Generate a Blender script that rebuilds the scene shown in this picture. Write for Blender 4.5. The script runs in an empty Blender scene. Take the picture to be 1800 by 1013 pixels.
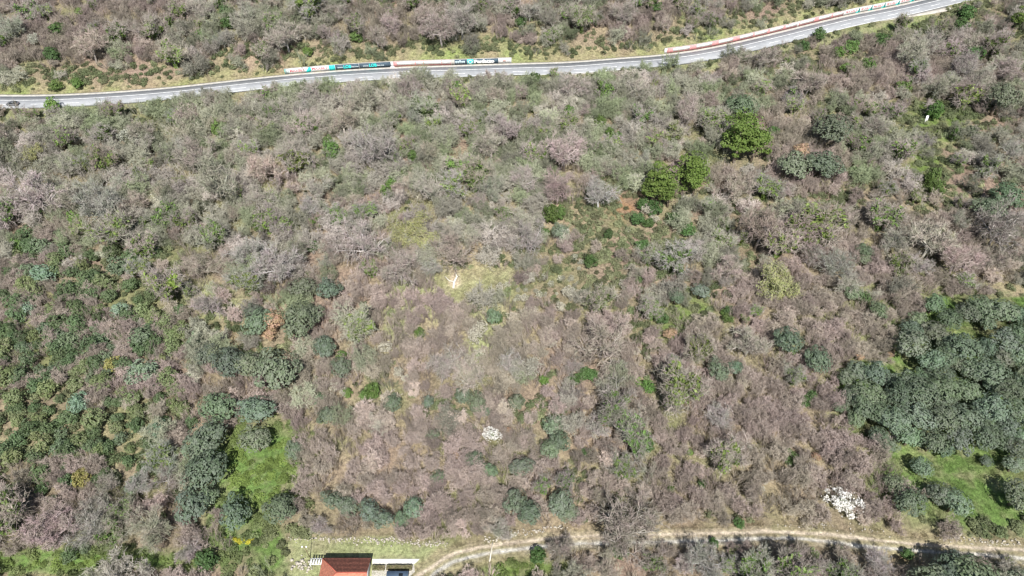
import bpy, math, random
import numpy as np
from mathutils import Vector, Matrix

random.seed(7)
rng = np.random.default_rng(7)
scene = bpy.context.scene
COL = scene.collection

# ------------------------------------------------------------------ camera, sky, sun
CAM_H, TH = 150.0, math.radians(47.0)
camd = bpy.data.cameras.new('camera')
camd.lens, camd.sensor_width = 24.0, 36.0
camd.clip_start, camd.clip_end = 1.0, 5000.0
cam = bpy.data.objects.new('camera', camd)
cam.location = (0, 0, CAM_H)
cam.rotation_euler = (math.radians(90) - TH, 0, 0)
COL.objects.link(cam)
scene.camera = cam

SUN_EL, SUN_AZ = math.radians(54), math.radians(173)
world = bpy.data.worlds.new('World')
scene.world = world
world.use_nodes = True
wn = world.node_tree
bg = wn.nodes['Background']
sky = wn.nodes.new('ShaderNodeTexSky')
sky.sky_type = 'NISHITA'
sky.sun_disc = False
sky.sun_elevation = SUN_EL
sky.sun_rotation = SUN_AZ
wn.links.new(sky.outputs[0], bg.inputs[0])
bg.inputs[1].default_value = 0.065
sund = bpy.data.lights.new('sun', 'SUN')
sund.energy, sund.angle, sund.color = 5.0, math.radians(0.55), (1.0, 0.975, 0.94)
sun = bpy.data.objects.new('sun', sund)
sdir = Vector((-math.sin(SUN_AZ) * math.cos(SUN_EL), -math.cos(SUN_AZ) * math.cos(SUN_EL), -math.sin(SUN_EL)))
sun.rotation_euler = sdir.to_track_quat('-Z', 'Y').to_euler()
sun.location = (0, 0, 400)
COL.objects.link(sun)
scene.view_settings.view_transform = 'Standard'
scene.view_settings.look = 'None'
scene.view_settings.exposure = 0.33
scene.view_settings.gamma = 1.0
scene.view_settings.use_curve_mapping = False
scene.render.engine = 'CYCLES'
scene.cycles.use_denoising = True
scene.cycles.filter_width = 1.3
scene.cycles.max_bounces = 5
scene.cycles.diffuse_bounces = 3
scene.cycles.transparent_max_bounces = 4

# ------------------------------------------------------------------ helpers
def smooth(t):
    t = np.clip(t, 0, 1)
    return t * t * (3 - 2 * t)

class Noise2:
    """value noise of one seed, vectorised"""
    def __init__(self, seed, n=64):
        self.g = np.random.default_rng(seed).uniform(-1, 1, (n, n)); self.n = n
    def __call__(self, x, y, s):
        x = np.asarray(x, float) / s + 1000.3; y = np.asarray(y, float) / s + 1000.7
        xi = np.floor(x).astype(int); yi = np.floor(y).astype(int)
        fx = smooth(x - xi); fy = smooth(y - yi); n = self.n
        g = self.g
        a = g[xi % n, yi % n]; b = g[(xi + 1) % n, yi % n]; c = g[xi % n, (yi + 1) % n]; d = g[(xi + 1) % n, (yi + 1) % n]
        return (a * (1 - fx) + b * fx) * (1 - fy) + (c * (1 - fx) + d * fx) * fy
N1, N2, N3, N4, N5, N6 = (Noise2(s) for s in (11, 12, 13, 14, 15, 16))

CT, ST = math.cos(TH), math.sin(TH)
def ray(px, py):
    u = (np.asarray(px, float) - 900) / 1200; v = (506.5 - np.asarray(py, float)) / 1200
    return u, CT + v * ST, -ST + v * CT
def project(x, y, z):
    x, y, z = np.asarray(x, float), np.asarray(y, float), np.asarray(z, float) - CAM_H
    d = y * CT - z * ST; upv = y * ST + z * CT
    d = np.maximum(d, 1e-3)
    return 900 + 1200 * x / d, 506.5 - 1200 * upv / d, d
def cast(px, py, f, h=0.0):
    """photo pixel -> point on the terrain (plus h) in the place"""
    dx, dy, dz = ray(px, py)
    dx, dy, dz = np.broadcast_arrays(dx, dy, dz)
    lo = np.full(dx.shape, 40.0); hi = np.full(dx.shape, 900.0)
    D = lo.copy(); done = np.zeros(dx.shape, bool)
    for k in np.arange(60, 900, 3.0):
        z = CAM_H + dz * k
        hit = (~done) & (z <= f(dx * k, dy * k) + h)
        hi[hit] = k; lo[hit] = k - 3; done |= hit
        if done.all(): break
    for _ in range(12):
        m = (lo + hi) / 2
        below = CAM_H + dz * m <= f(dx * m, dy * m) + h
        hi = np.where(below, m, hi); lo = np.where(below, lo, m)
    return dx * hi, dy * hi, CAM_H + dz * hi, hi

# ------------------------------------------------------------------ terrain
def T0(x, y):
    return 0.045 * np.maximum(0, np.asarray(y, float) - 75) + smooth((np.asarray(y) - 90) / 60.) * (0.9 * N1(x, y, 38) + 0.35 * N2(x, y, 13))

RP = [(-260, 178), (-120, 177), (0, 180), (100, 180), (200, 174), (300, 165.5), (400, 154), (500, 143.5), (600, 135), (700, 129.5), (800, 126),
      (900, 123), (1000, 121.5), (1100, 112.5), (1165, 108), (1250, 96.5), (1350, 73.5), (1450, 48), (1500, 37), (1550, 26), (1600, 15), (1650, 4), (1700, -7), (1850, -38), (2000, -62)]
rx, ry, _, _ = cast([p[0] for p in RP], [p[1] for p in RP], T0)
def chaikin(P, n):
    for _ in range(n):
        Q = [P[0]]
        for a, b in zip(P[:-1], P[1:]):
            Q += [a * .75 + b * .25, a * .25 + b * .75]
        Q.append(P[-1]); P = np.array(Q)
    return P
RC = chaikin(np.stack([rx, ry], 1), 2)
# resample every 4 m
def resample(P, step):
    seg = np.linalg.norm(np.diff(P, axis=0), axis=1); s = np.r_[0, np.cumsum(seg)]
    t = np.arange(0, s[-1], step)
    return np.stack([np.interp(t, s, P[:, k]) for k in range(P.shape[1])], 1)
RC = resample(RC, 4.0)
e0 = (RC[0] - RC[6]) / 24; e1 = (RC[-1] - RC[-7]) / 24
RC = np.concatenate([[RC[0] + e0 * 300], RC, [RC[-1] + e1 * 300]])
RC = resample(RC, 4.0)
rz = T0(RC[:, 0], RC[:, 1])
k = np.ones(15) / 15
rz = np.convolve(np.pad(rz, 7, mode='edge'), k, 'valid')
RD = np.gradient(RC, axis=0); RD /= np.linalg.norm(RD, axis=1)[:, None]
RN = np.stack([-RD[:, 1], RD[:, 0]], 1)          # points uphill (away from the camera)
RS = np.arange(len(RC)) * 4.0
HW = 4.35                                          # half width of the asphalt

def road_frame(x, y):
    """signed distance (uphill +), road height and arc length for points"""
    x = np.asarray(x, float); y = np.asarray(y, float)
    sh = x.shape; P = np.stack([x.ravel(), y.ravel()], 1)
    best = np.full(len(P), 1e9); sd = np.zeros(len(P)); zz = np.zeros(len(P)); ss = np.zeros(len(P))
    A = RC[:-1]; B = RC[1:]
    for i in range(len(A)):
        ab = B[i] - A[i]; t = np.clip(((P - A[i]) @ ab) / (ab @ ab), 0, 1)
        q = P - (A[i] + t[:, None] * ab); d = np.hypot(q[:, 0], q[:, 1])
        m = d < best
        best[m] = d[m]
        sd[m] = d[m] * np.sign((q[m] @ RN[i]))
        zz[m] = rz[i] + (rz[i + 1] - rz[i]) * t[m]; ss[m] = RS[i] + 4 * t[m]
    return sd.reshape(sh), zz.reshape(sh), ss.reshape(sh)

# arc-length spans that carry a retaining wall
pxr = project(RC[:, 0], RC[:, 1], rz)[0]
def s_of_px(p): return float(np.interp(p, pxr, RS))
WALLS = [(s_of_px(501), s_of_px(899)), (s_of_px(1168), s_of_px(1640))]
WALL_H = 2.3

def T_exact(x, y):
    sd, zr, s = road_frame(x, y)
    base = T0(x, y)
    up = np.maximum(0, sd - (HW + 1.7))
    walled = np.zeros_like(sd)
    for a, b in WALLS:
        walled = np.maximum(walled, smooth((s - a + 1) / 2) * smooth((b + 1 - s) / 2))
    hill = zr + walled * np.minimum(up * 1.6, WALL_H - .25) + np.minimum(up, 9) * 0.42 + np.maximum(up - 9, 0) * 0.24 \
        + smooth(up / 12) * (1.4 * N1(x, y, 30) + 0.5 * N3(x, y, 11))
    down = np.maximum(0, -sd - (HW + 1.4))
    t = smooth(down / 26)
    low = zr * (1 - t) + base * t - 1.6 * smooth(down / 5) * (1 - smooth(down / 40))
    return np.where(sd > 0, hill, low)

# look-up grid, metre by metre
GX = np.arange(-300, 301, 1.1); GY = np.arange(20, 440, 1.1)
gxx, gyy = np.meshgrid(GX, GY)
GZ = T_exact(gxx, gyy)
GSD, _, GSS = road_frame(gxx, gyy)
def lookup(G):
    def f(x, y):
        x = np.asarray(x, float); y = np.asarray(y, float)
        i = np.clip((x - GX[0]) / 1.1, 0, len(GX) - 1.001); j = np.clip((y - GY[0]) / 1.1, 0, len(GY) - 1.001)
        a = i.astype(int); b = j.astype(int); fx = i - a; fy = j - b
        return (G[b, a] * (1 - fx) + G[b, a + 1] * fx) * (1 - fy) + (G[b + 1, a] * (1 - fx) + G[b + 1, a + 1] * fx) * fy
    return f
T = lookup(GZ); SD = lookup(GSD)

# ------------------------------------------------------------------ mesh helpers
def mesh_np(name, V, F4=None, F3=None, mats=(), smooth_shade=False, attr=None, midx=None):
    me = bpy.data.meshes.new(name)
    V = np.asarray(V, np.float32).reshape(-1, 3)
    loops, starts, pos = [], [], 0
    if F4 is not None and len(F4):
        F4 = np.asarray(F4, np.int32).reshape(-1, 4); loops.append(F4.ravel()); starts.append(pos + np.arange(len(F4)) * 4); pos += F4.size
    if F3 is not None and len(F3):
        F3 = np.asarray(F3, np.int32).reshape(-1, 3); loops.append(F3.ravel()); starts.append(pos + np.arange(len(F3)) * 3); pos += F3.size
    L = np.concatenate(loops).astype(np.int32); S = np.concatenate(starts).astype(np.int32)
    me.vertices.add(len(V)); me.vertices.foreach_set('co', V.ravel())
    me.loops.add(len(L)); me.loops.foreach_set('vertex_index', L)
    me.polygons.add(len(S)); me.polygons.foreach_set('loop_start', S)
    for m in mats: me.materials.append(m)
    if midx is not None: me.polygons.foreach_set('material_index', np.asarray(midx, np.int32))
    me.update(calc_edges=True)
    if smooth_shade: me.polygons.foreach_set('use_smooth', np.ones(len(S), bool))
    if attr:
        for n, a in attr.items():
            a = np.asarray(a, np.float32)
            if a.ndim == 1:
                me.attributes.new(n, 'FLOAT', 'POINT').data.foreach_set('value', a)
            else:
                if a.shape[1] == 3: a = np.c_[a, np.ones(len(a))]
                me.attributes.new(n, 'FLOAT_COLOR', 'POINT').data.foreach_set('color', a.astype(np.float32).ravel())
    me.validate()
    return me
def ob(name, me, parent=None, loc=None, rz_=0.0, sc=None, **props):
    o = bpy.data.objects.new(name, me)
    COL.objects.link(o)
    if parent: o.parent = parent
    if loc is not None: o.location = loc
    if rz_: o.rotation_euler = (0, 0, rz_)
    if sc is not None: o.scale = (sc, sc, sc) if np.isscalar(sc) else sc
    for k_, v_ in props.items(): o[k_] = v_
    return o
def tagd(o, label=None, category=None, group=None, kind=None):
    if label: o['label'] = label
    if category: o['category'] = category
    if group: o['group'] = group
    if kind: o['kind'] = kind
    return o

class MB:
    """collects quads and triangles"""
    def __init__(s): s.v = []; s.q = []; s.t = []; s.n = 0; s.qm = []; s.tm = []
    def add(s, V, Q=(), Tn=(), m=0):
        V = np.asarray(V, float).reshape(-1, 3)
        for q in Q: s.q.append([i + s.n for i in q]); s.qm.append(m)
        for t in Tn: s.t.append([i + s.n for i in t]); s.tm.append(m)
        s.v.append(V); s.n += len(V)
    def box(s, c, d, rz_=0.0, m=0, top=1.0):
        x, y, z = d[0] / 2, d[1] / 2, d[2] / 2
        V = np.array([(-x, -y, -z), (x, -y, -z), (x, y, -z), (-x, y, -z), (-x * top, -y * top, z), (x * top, -y * top, z), (x * top, y * top, z), (-x * top, y * top, z)], float)
        cs, sn = math.cos(rz_), math.sin(rz_)
        V[:, :2] = V[:, :2] @ np.array([[cs, sn], [-sn, cs]])
        s.add(V + np.array(c), [(0, 3, 2, 1), (4, 5, 6, 7), (0, 1, 5, 4), (1, 2, 6, 5), (2, 3, 7, 6), (3, 0, 4, 7)], m=m)
    def tube(s, P, R, n=6, m=0, cap=True):
        P = np.asarray(P, float); R = np.broadcast_to(R, (len(P),))
        V = []
        for i in range(len(P)):
            d = P[min(i + 1, len(P) - 1)] - P[max(i - 1, 0)]; d /= (np.linalg.norm(d) + 1e-9)
            a = np.cross(d, (0, 0, 1) if abs(d[2]) < .9 else (1, 0, 0)); a /= np.linalg.norm(a); b = np.cross(d, a)
            for k_ in range(n):
                t = 2 * math.pi * k_ / n; V.append(P[i] + R[i] * (a * math.cos(t) + b * math.sin(t)))
        Q = [(i * n + k_, i * n + (k_ + 1) % n, (i + 1) * n + (k_ + 1) % n, (i + 1) * n + k_) for i in range(len(P) - 1) for k_ in range(n)]
        Tn = []
        if cap:
            V.append(P[-1]); V.append(P[0]); e = len(V) - 2; o_ = (len(P) - 1) * n
            Tn = [(o_ + k_, o_ + (k_ + 1) % n, e) for k_ in range(n)] + [((k_ + 1) % n, k_, e + 1) for k_ in range(n)]
        s.add(V, Q, Tn, m=m)
    def mesh(s, name, mats=(), smooth_shade=False):
        return mesh_np(name, np.concatenate(s.v), s.q, s.t, mats, smooth_shade, midx=s.qm + s.tm)

# ------------------------------------------------------------------ materials
def lin(c):
    c = np.asarray(c, float) / 255.0
    return tuple(np.where(c <= .04045, c / 12.92, ((c + .055) / 1.055) ** 2.4))
def new_mat(name, rough=0.85, spec=0.2):
    m = bpy.data.materials.new(name); m.use_nodes = True
    b = m.node_tree.nodes['Principled BSDF']; b.inputs['Roughness'].default_value = rough
    b.inputs['Specular IOR Level'].default_value = spec
    return m, m.node_tree, b
def simple(name, col, rough=0.8, var=0.12, scale=3.0, spec=0.3, metallic=0.0, bump=0.0):
    m, nt, b = new_mat(name, rough, spec)
    b.inputs['Metallic'].default_value = metallic
    g = nt.nodes.new('ShaderNodeNewGeometry')
    n = nt.nodes.new('ShaderNodeTexNoise'); n.inputs['Scale'].default_value = scale; n.inputs['Detail'].default_value = 5
    r = nt.nodes.new('ShaderNodeMapRange'); r.inputs[1].default_value = .3; r.inputs[2].default_value = .7
    r.inputs[3].default_value = 1 - var; r.inputs[4].default_value = 1 + var
    mu = nt.nodes.new('ShaderNodeVectorMath'); mu.operation = 'SCALE'; mu.inputs[0].default_value = col
    nt.links.new(g.outputs['Position'], n.inputs['Vector']); nt.links.new(n.outputs[0], r.inputs[0])
    nt.links.new(r.outputs[0], mu.inputs['Scale']); nt.links.new(mu.outputs[0], b.inputs['Base Color'])
    if bump:
        bp = nt.nodes.new('ShaderNodeBump'); bp.inputs['Strength'].default_value = bump; bp.inputs['Distance'].default_value = 0.05
        nt.links.new(n.outputs[0], bp.inputs['Height']); nt.links.new(bp.outputs[0], b.inputs['Normal'])
    return m
def plant_mat(name, col, tint='OBJECT', var=0.25, rvar=0.15, translucent=0.0, rough=0.7, col2=None, scale2=0.6):
    """colour of bark, twigs or leaves: own colour x tint of the plant x patchy noise x per plant variation"""
    m, nt, b = new_mat(name, rough, 0.25)
    N, L = nt.nodes, nt.links
    g = N.new('ShaderNodeNewGeometry')
    n = N.new('ShaderNodeTexNoise'); n.inputs['Scale'].default_value = 2.6; n.inputs['Detail'].default_value = 5; n.inputs['Roughness'].default_value = .75
    L.new(g.outputs['Position'], n.inputs['Vector'])
    oi = N.new('ShaderNodeObjectInfo')
    r = N.new('ShaderNodeMapRange'); r.inputs[1].default_value = .3; r.inputs[2].default_value = .7
    r.inputs[3].default_value = 1 - var; r.inputs[4].default_value = 1 + var
    L.new(n.outputs[0], r.inputs[0])
    r2 = N.new('ShaderNodeMapRange'); r2.inputs[3].default_value = 1 - rvar; r2.inputs[4].default_value = 1 + rvar
    L.new(oi.outputs['Random'], r2.inputs[0])
    mm = N.new('ShaderNodeMath'); mm.operation = 'MULTIPLY'; L.new(r.outputs[0], mm.inputs[0]); L.new(r2.outputs[0], mm.inputs[1])
    # face by face variation
    base = N.new('ShaderNodeMix'); base.data_type = 'RGBA'
    base.inputs[6].default_value = (*col, 1); base.inputs[7].default_value = (*(col2 or col), 1)
    n2 = N.new('ShaderNodeTexNoise'); n2.inputs['Scale'].default_value = scale2; n2.inputs['Detail'].default_value = 4
    L.new(g.outputs['Position'], n2.inputs['Vector'])
    r3 = N.new('ShaderNodeMapRange'); r3.inputs[1].default_value = .4; r3.inputs[2].default_value = .6; L.new(n2.outputs[0], r3.inputs[0])
    L.new(r3.outputs[0], base.inputs[0])
    t = N.new('ShaderNodeMix'); t.data_type = 'RGBA'; t.blend_type = 'MULTIPLY'; t.inputs[0].default_value = 1
    L.new(base.outputs[2], t.inputs[6])
    if tint == 'OBJECT': L.new(oi.outputs['Color'], t.inputs[7])
    elif tint == 'INSTANCER':
        at = N.new('ShaderNodeAttribute'); at.attribute_type = 'INSTANCER'; at.attribute_name = 'tint'; L.new(at.outputs['Color'], t.inputs[7])
    else: t.inputs[7].default_value = (1, 1, 1, 1)
    s = N.new('ShaderNodeVectorMath'); s.operation = 'SCALE'; L.new(t.outputs[2], s.inputs[0]); L.new(mm.outputs[0], s.inputs['Scale'])
    L.new(s.outputs[0], b.inputs['Base Color'])
    if translucent:
        tr = N.new('ShaderNodeBsdfTranslucent'); L.new(s.outputs[0], tr.inputs[0])
        mx = N.new('ShaderNodeMixShader'); mx.inputs[0].default_value = translucent
        L.new(b.outputs[0], mx.inputs[1]); L.new(tr.outputs[0], mx.inputs[2])
        L.new(mx.outputs[0], N['Material Output'].inputs[0])
    return m

# ground: colours painted per vertex are the real ground covers; noise gives grain
def ground_mat():
    m, nt, b = new_mat('ground_cover', 0.95, 0.1)
    N, L = nt.nodes, nt.links
    at = N.new('ShaderNodeAttribute'); at.attribute_name = 'cover'
    g = N.new('ShaderNodeNewGeometry')
    def noise(sc_, det=5):
        n = N.new('ShaderNodeTexNoise'); n.inputs['Scale'].default_value = sc_; n.inputs['Detail'].default_value = det
        L.new(g.outputs['Position'], n.inputs['Vector']); return n
    n1, n2, n3 = noise(1.3), noise(5.0, 4), noise(.25, 6)
    r = N.new('ShaderNodeMapRange'); r.inputs[1].default_value = .3; r.inputs[2].default_value = .7; r.inputs[3].default_value = .6; r.inputs[4].default_value = 1.35
    L.new(n1.outputs[0], r.inputs[0])
    r2 = N.new('ShaderNodeMapRange'); r2.inputs[1].default_value = .35; r2.inputs[2].default_value = .65; r2.inputs[3].default_value = .75; r2.inputs[4].default_value = 1.25
    L.new(n2.outputs[0], r2.inputs[0])
    mm = N.new('ShaderNodeMath'); mm.operation = 'MULTIPLY'; L.new(r.outputs[0], mm.inputs[0]); L.new(r2.outputs[0], mm.inputs[1])
    mix = N.new('ShaderNodeMix'); mix.data_type = 'RGBA'; mix.blend_type = 'MIX'
    r3 = N.new('ShaderNodeMapRange'); r3.inputs[1].default_value = .48; r3.inputs[2].default_value = .62; r3.inputs[3].default_value = 0; r3.inputs[4].default_value = .35
    L.new(n3.outputs[0], r3.inputs[0]); L.new(r3.outputs[0], mix.inputs[0])
    L.new(at.outputs['Color'], mix.inputs[6]); mix.inputs[7].default_value = (.26, .20, .15, 1)
    s = N.new('ShaderNodeVectorMath'); s.operation = 'SCALE'; L.new(mix.outputs[2], s.inputs[0]); L.new(mm.outputs[0], s.inputs['Scale'])
    L.new(s.outputs[0], b.inputs['Base Color'])
    bp = N.new('ShaderNodeBump'); bp.inputs['Strength'].default_value = .8; bp.inputs['Distance'].default_value = .25
    L.new(n2.outputs[0], bp.inputs['Height']); L.new(bp.outputs[0], b.inputs['Normal'])
    return m
M_ground = ground_mat()

# ------------------------------------------------------------------ ground cover map (regions read on the ground)
def blob(px, py, cx, cy, rx_, ry_, ang=0.0):
    c, s = math.cos(ang), math.sin(ang)
    dx, dy = px - cx, py - cy
    return np.exp(-(((dx * c + dy * s) / rx_) ** 2 + ((-dx * s + dy * c) / ry_) ** 2))
LITTER = np.array((.29, .215, .165)); DRY = np.array((.40, .32, .21)); GREEN = np.array((.15, .21, .06))
YG = np.array((.31, .33, .165)); MEADOW = np.array((.14, .22, .062)); SOIL = np.array((.62, .54, .42)); RUST = np.array((.34, .19, .10))
COVER_BLOBS = [  # colour, cx, cy, rx, ry, amount
    (YG, 730, 520, 60, 45, .9), (YG, 830, 500, 75, 65, .65), (YG, 860, 600, 50, 60, .7), (YG, 700, 580, 40, 40, .6), (YG, 520, 400, 35, 30, .9),
    (SOIL, 800, 494, 10, 11, .8), (SOIL, 515, 432, 26, 9, 1.0), (YG, 420, 335, 35, 22, .9), (YG, 470, 345, 25, 15, .6), (SOIL, 312, 685, 5, 4, 1.0),
    (YG, 390, 530, 60, 30, .7), (RUST, 400, 590, 40, 12, .35), (DRY, 820, 430, 60, 90, .5), (DRY, 980, 390, 50, 40, .5), (RUST, 1100, 360, 30, 30, .4),
    (MEADOW, 450, 820, 75, 60, 1.2), (MEADOW, 420, 900, 50, 40, .9), (MEADOW, 500, 790, 40, 40, .8),
    (MEADOW, 1690, 640, 140, 110, 1.4), (MEADOW, 1690, 820, 110, 70, 1.4), (MEADOW, 1520, 720, 40, 60, .9), (MEADOW, 1780, 780, 60, 120, 1.2),
    (MEADOW, 1600, 840, 50, 60, 1.0), (MEADOW, 1740, 905, 80, 25, 1.0),
    (MEADOW, 120, 985, 260, 18, 1.1), (MEADOW, 420, 950, 90, 20, .9), (MEADOW, 480, 990, 40, 40, .7), (GREEN, 920, 1000, 70, 22, 1.2),
    (GREEN, 1650, 210, 60, 40, 1.0), (GREEN, 1630, 300, 30, 60, .8), (GREEN, 1600, 50, 70, 25, 1.0), (MEADOW, 1750, 1003, 60, 20, 1.0),
    (GREEN, 1200, 560, 60, 50, .6), (GREEN, 100, 600, 120, 100, .45), (RUST, 250, 690, 40, 12, .25), (RUST, 220, 60, 60, 20, .3),
    (DRY, 1045, 725, 40, 45, .8), (RUST, 1060, 740, 25, 25, .5), (DRY, 1680, 990, 90, 14, .5), (RUST, 1620, 985, 60, 10, .5),
    (MEADOW, 690, 140, 90, 6, .8), (YG, 840, 335, 30, 30, .3), (DRY, 1420, 262, 22, 18, .5),
]
LAWN = [(506, 942), (620, 945), (760, 952), (830, 962), (790, 990), (735, 1012), (715, 1060), (500, 1060)]
def in_poly(px, py, P):
    px = np.asarray(px, float); py = np.asarray(py, float); c = np.zeros(px.shape, bool)
    for (x1, y1), (x2, y2) in zip(P, P[1:] + P[:1]):
        if y1 == y2: continue
        c ^= ((y1 > py) != (y2 > py)) & (px < (x2 - x1) * (py - y1) / (y2 - y1) + x1)
    return c
GROVE = [(1630, 520), (1740, 525), (1900, 520), (1900, 915), (1640, 915), (1590, 880), (1560, 790), (1500, 770), (1470, 720), (1475, 640), (1580, 640), (1590, 590)]

TRK_UP = [(700, 1040), (730, 1016), (775, 986), (800, 972), (850, 961.5), (900, 954.5), (950, 948.5), (1000, 943.5), (1075, 942), (1150, 940), (1230, 938.5), (1300, 938), (1350, 934), (1450, 938.5), (1500, 945), (1600, 956.5), (1700, 963), (1800, 968), (1950, 973)]
TRK_DN = [(720, 1050), (750, 1022), (775, 999), (800, 986.5), (850, 974), (900, 966.5), (950, 961.5), (1000, 956.5), (1075, 955), (1150, 953), (1230, 951), (1300, 949), (1350, 944.5), (1450, 951), (1500, 959.5), (1600, 967.5), (1700, 974), (1800, 981), (1950, 988)]
tu = np.array(TRK_UP, float); td_ = np.array(TRK_DN, float)
ux, uy, _, _ = cast(tu[:, 0], tu[:, 1], T); dx_, dy_, _, _ = cast(td_[:, 0], td_[:, 1], T)
TU = chaikin(np.stack([ux, uy], 1), 3); TD = chaikin(np.stack([dx_, dy_], 1), 3)
tc = resample((TU[:len(TD)] + TD[:len(TU)]) / 2, 0.8)
thalf = np.interp(tc[:, 0], (TU[:, 0] + TD[:, 0]) / 2, np.linalg.norm(TU - TD, axis=1) / 2)
thalf = np.clip(thalf, .75, 1.15)
def track_dist(x, y):
    x = np.asarray(x, float); sh = x.shape
    P = np.stack([x.ravel(), np.asarray(y, float).ravel()], 1); out = np.full(len(P), 99.0)
    near = np.nonzero(P[:, 1] < 90)[0]
    for c in range(0, len(near), 20000):
        i = near[c:c + 20000]
        d = np.hypot(P[i, None, 0] - tc[None, ::2, 0], P[i, None, 1] - tc[None, ::2, 1]).min(1); out[i] = d
    return out.reshape(sh)

def cover(x, y, z):
    px, py, d = project(x, y, z)
    sd = SD(x, y)
    a = (0.5 + 0.5 * N2(x, y, 9) + .25 * N4(x, y, 3.1))[..., None]
    g = np.clip(0.55 + 0.6 * N5(x, y, 24) + .45 * N6(x, y, 7), 0, 1)[..., None]
    c = LITTER * (.8 + .35 * a) * (1 - .55 * g) + GREEN * 1.05 * .55 * g
    dr = np.clip(N4(x, y, 17) + .5 * N1(x, y, 5) - .1, 0, 1)[..., None] * .55
    c = c * (1 - dr) + DRY * dr
    for col, cx, cy, rx_, ry_, am in COVER_BLOBS:
        w = blob(px, py, cx, cy, rx_, ry_) * am * (1 + .45 * N3(x, y, 4) + .35 * N6(x, y, 1.9))
        w = smooth(w * 1.5)[..., None]
        c = c * (1 - w) + col * (.85 + .3 * a) * w
    gr = in_poly(px, py, GROVE)[..., None]
    gm = np.clip(.25 + .8 * N4(x, y, 6) + .6 * N1(x, y, 2.1), 0, .8)[..., None]
    c = np.where(gr, (MEADOW * (1 - gm * .6) + np.array((.22, .20, .11)) * gm * .6) * (.65 + .6 * a), c)
    # verges of the main road
    w = (smooth((sd - HW) / 1.0) * (1 - smooth((sd - HW - 3) / 6)) * (1 + .6 * N3(x, y, 3)))[..., None]; w = np.clip(w, 0, 1)
    c = c * (1 - w) + (DRY * .8 * (1 - .75 * g) + GREEN * 1.45 * .75 * g) * w
    w = np.clip(smooth((-sd - HW + .5)) * (1 - smooth((-sd - HW - 3) / 4)) * (.9 + .6 * N3(x, y, 4)), 0, 1)[..., None]
    c = c * (1 - w) + YG * .8 * w
    # lawn and track verge
    lw = in_poly(px, py, LAWN)[..., None]
    lawn = YG * 1.12 * (.75 + .35 * a) * (1 - .35 * dr) + DRY * .35 * dr + .08 * np.array((0, .1, 0)) * g
    c = np.where(lw, lawn, c)
    tdist = track_dist(x, y)
    w = np.clip((1 - smooth((tdist - 2.2) / 2.6)) * (1 + .4 * N3(x, y, 2)), 0, 1)[..., None]
    c = c * (1 - w) + (DRY * .72 * (.6 + .5 * a) + YG * .3 * g) * w
    return np.clip(c, .01, .8)

# one ground sheet: fine where the photo looks, coarse out to the horizon
xs = np.r_[np.linspace(-2500, -320, 22), GX, np.linspace(320, 2500, 22)]
ys = np.r_[np.linspace(-1500, 10, 18), GY, np.linspace(455, 3000, 26)]
XX, YY = np.meshgrid(xs, ys)
ZZ = np.zeros_like(XX)
inner = (XX >= GX[0]) & (XX <= GX[-1]) & (YY >= GY[0]) & (YY <= GY[-1])
ZZ[inner] = T(XX[inner], YY[inner]); ZZ[~inner] = T_exact(XX[~inner], YY[~inner])
far = YY > 700
ZZ = np.minimum(ZZ, 190 + 30 * N1(XX, YY, 400))
cc = cover(XX, YY, ZZ)
nx, ny = len(xs), len(ys)
idx = np.arange(nx * ny).reshape(ny, nx)
Q = np.stack([idx[:-1, :-1], idx[:-1, 1:], idx[1:, 1:], idx[1:, :-1]], -1).reshape(-1, 4)
me = mesh_np('ground', np.stack([XX, YY, ZZ], -1).reshape(-1, 3), Q, mats=[M_ground], smooth_shade=True, attr={'cover': cc.reshape(-1, 3)})
ob('ground', me, kind='structure')

# ------------------------------------------------------------------ main road
sel = slice(max(0, int((s_of_px(0) - 160) / 4)), int((s_of_px(1700) + 200) / 4))
RCs, RNs, rzs, RSs, RDs = RC[sel], RN[sel], rz[sel], RS[sel], RD[sel]
def strip(off0, off1, zoff, s0=None, s1=None, step=2.0, thick=0.0):
    s0 = RSs[0] if s0 is None else s0; s1 = RSs[-1] if s1 is None else s1
    s = np.linspace(s0, s1, max(2, int((s1 - s0) / step) + 1))
    C = np.stack([np.interp(s, RS, RC[:, 0]), np.interp(s, RS, RC[:, 1])], 1); Nn = np.stack([np.interp(s, RS, RN[:, 0]), np.interp(s, RS, RN[:, 1])], 1)
    Nn /= np.linalg.norm(Nn, axis=1)[:, None]
    z = np.interp(s, RS, rz)
    A = np.c_[C + Nn * off0, z + zoff]; B = np.c_[C + Nn * off1, z + zoff]
    n = len(s)
    if not thick:
        V = np.concatenate([A, B]); Qd = [(i, i + 1, n + i + 1, n + i) for i in range(n - 1)]
        if off1 < off0: Qd = [q[::-1] for q in Qd]
        return V, Qd, s
    A2 = A - (0, 0, thick); B2 = B - (0, 0, thick)
    V = np.concatenate([A, B, A2, B2])
    Qd = []
    for i in range(n - 1):
        Qd += [(i, i + 1, n + i + 1, n + i), (2 * n + i, 2 * n + i + 1, i + 1, i), (n + i, n + i + 1, 3 * n + i + 1, 3 * n + i)]
    Qd += [(0, n, 3 * n, 2 * n), (n - 1, 3 * n - 1, 4 * n - 1, 2 * n - 1)]
    return V, Qd, s
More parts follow.
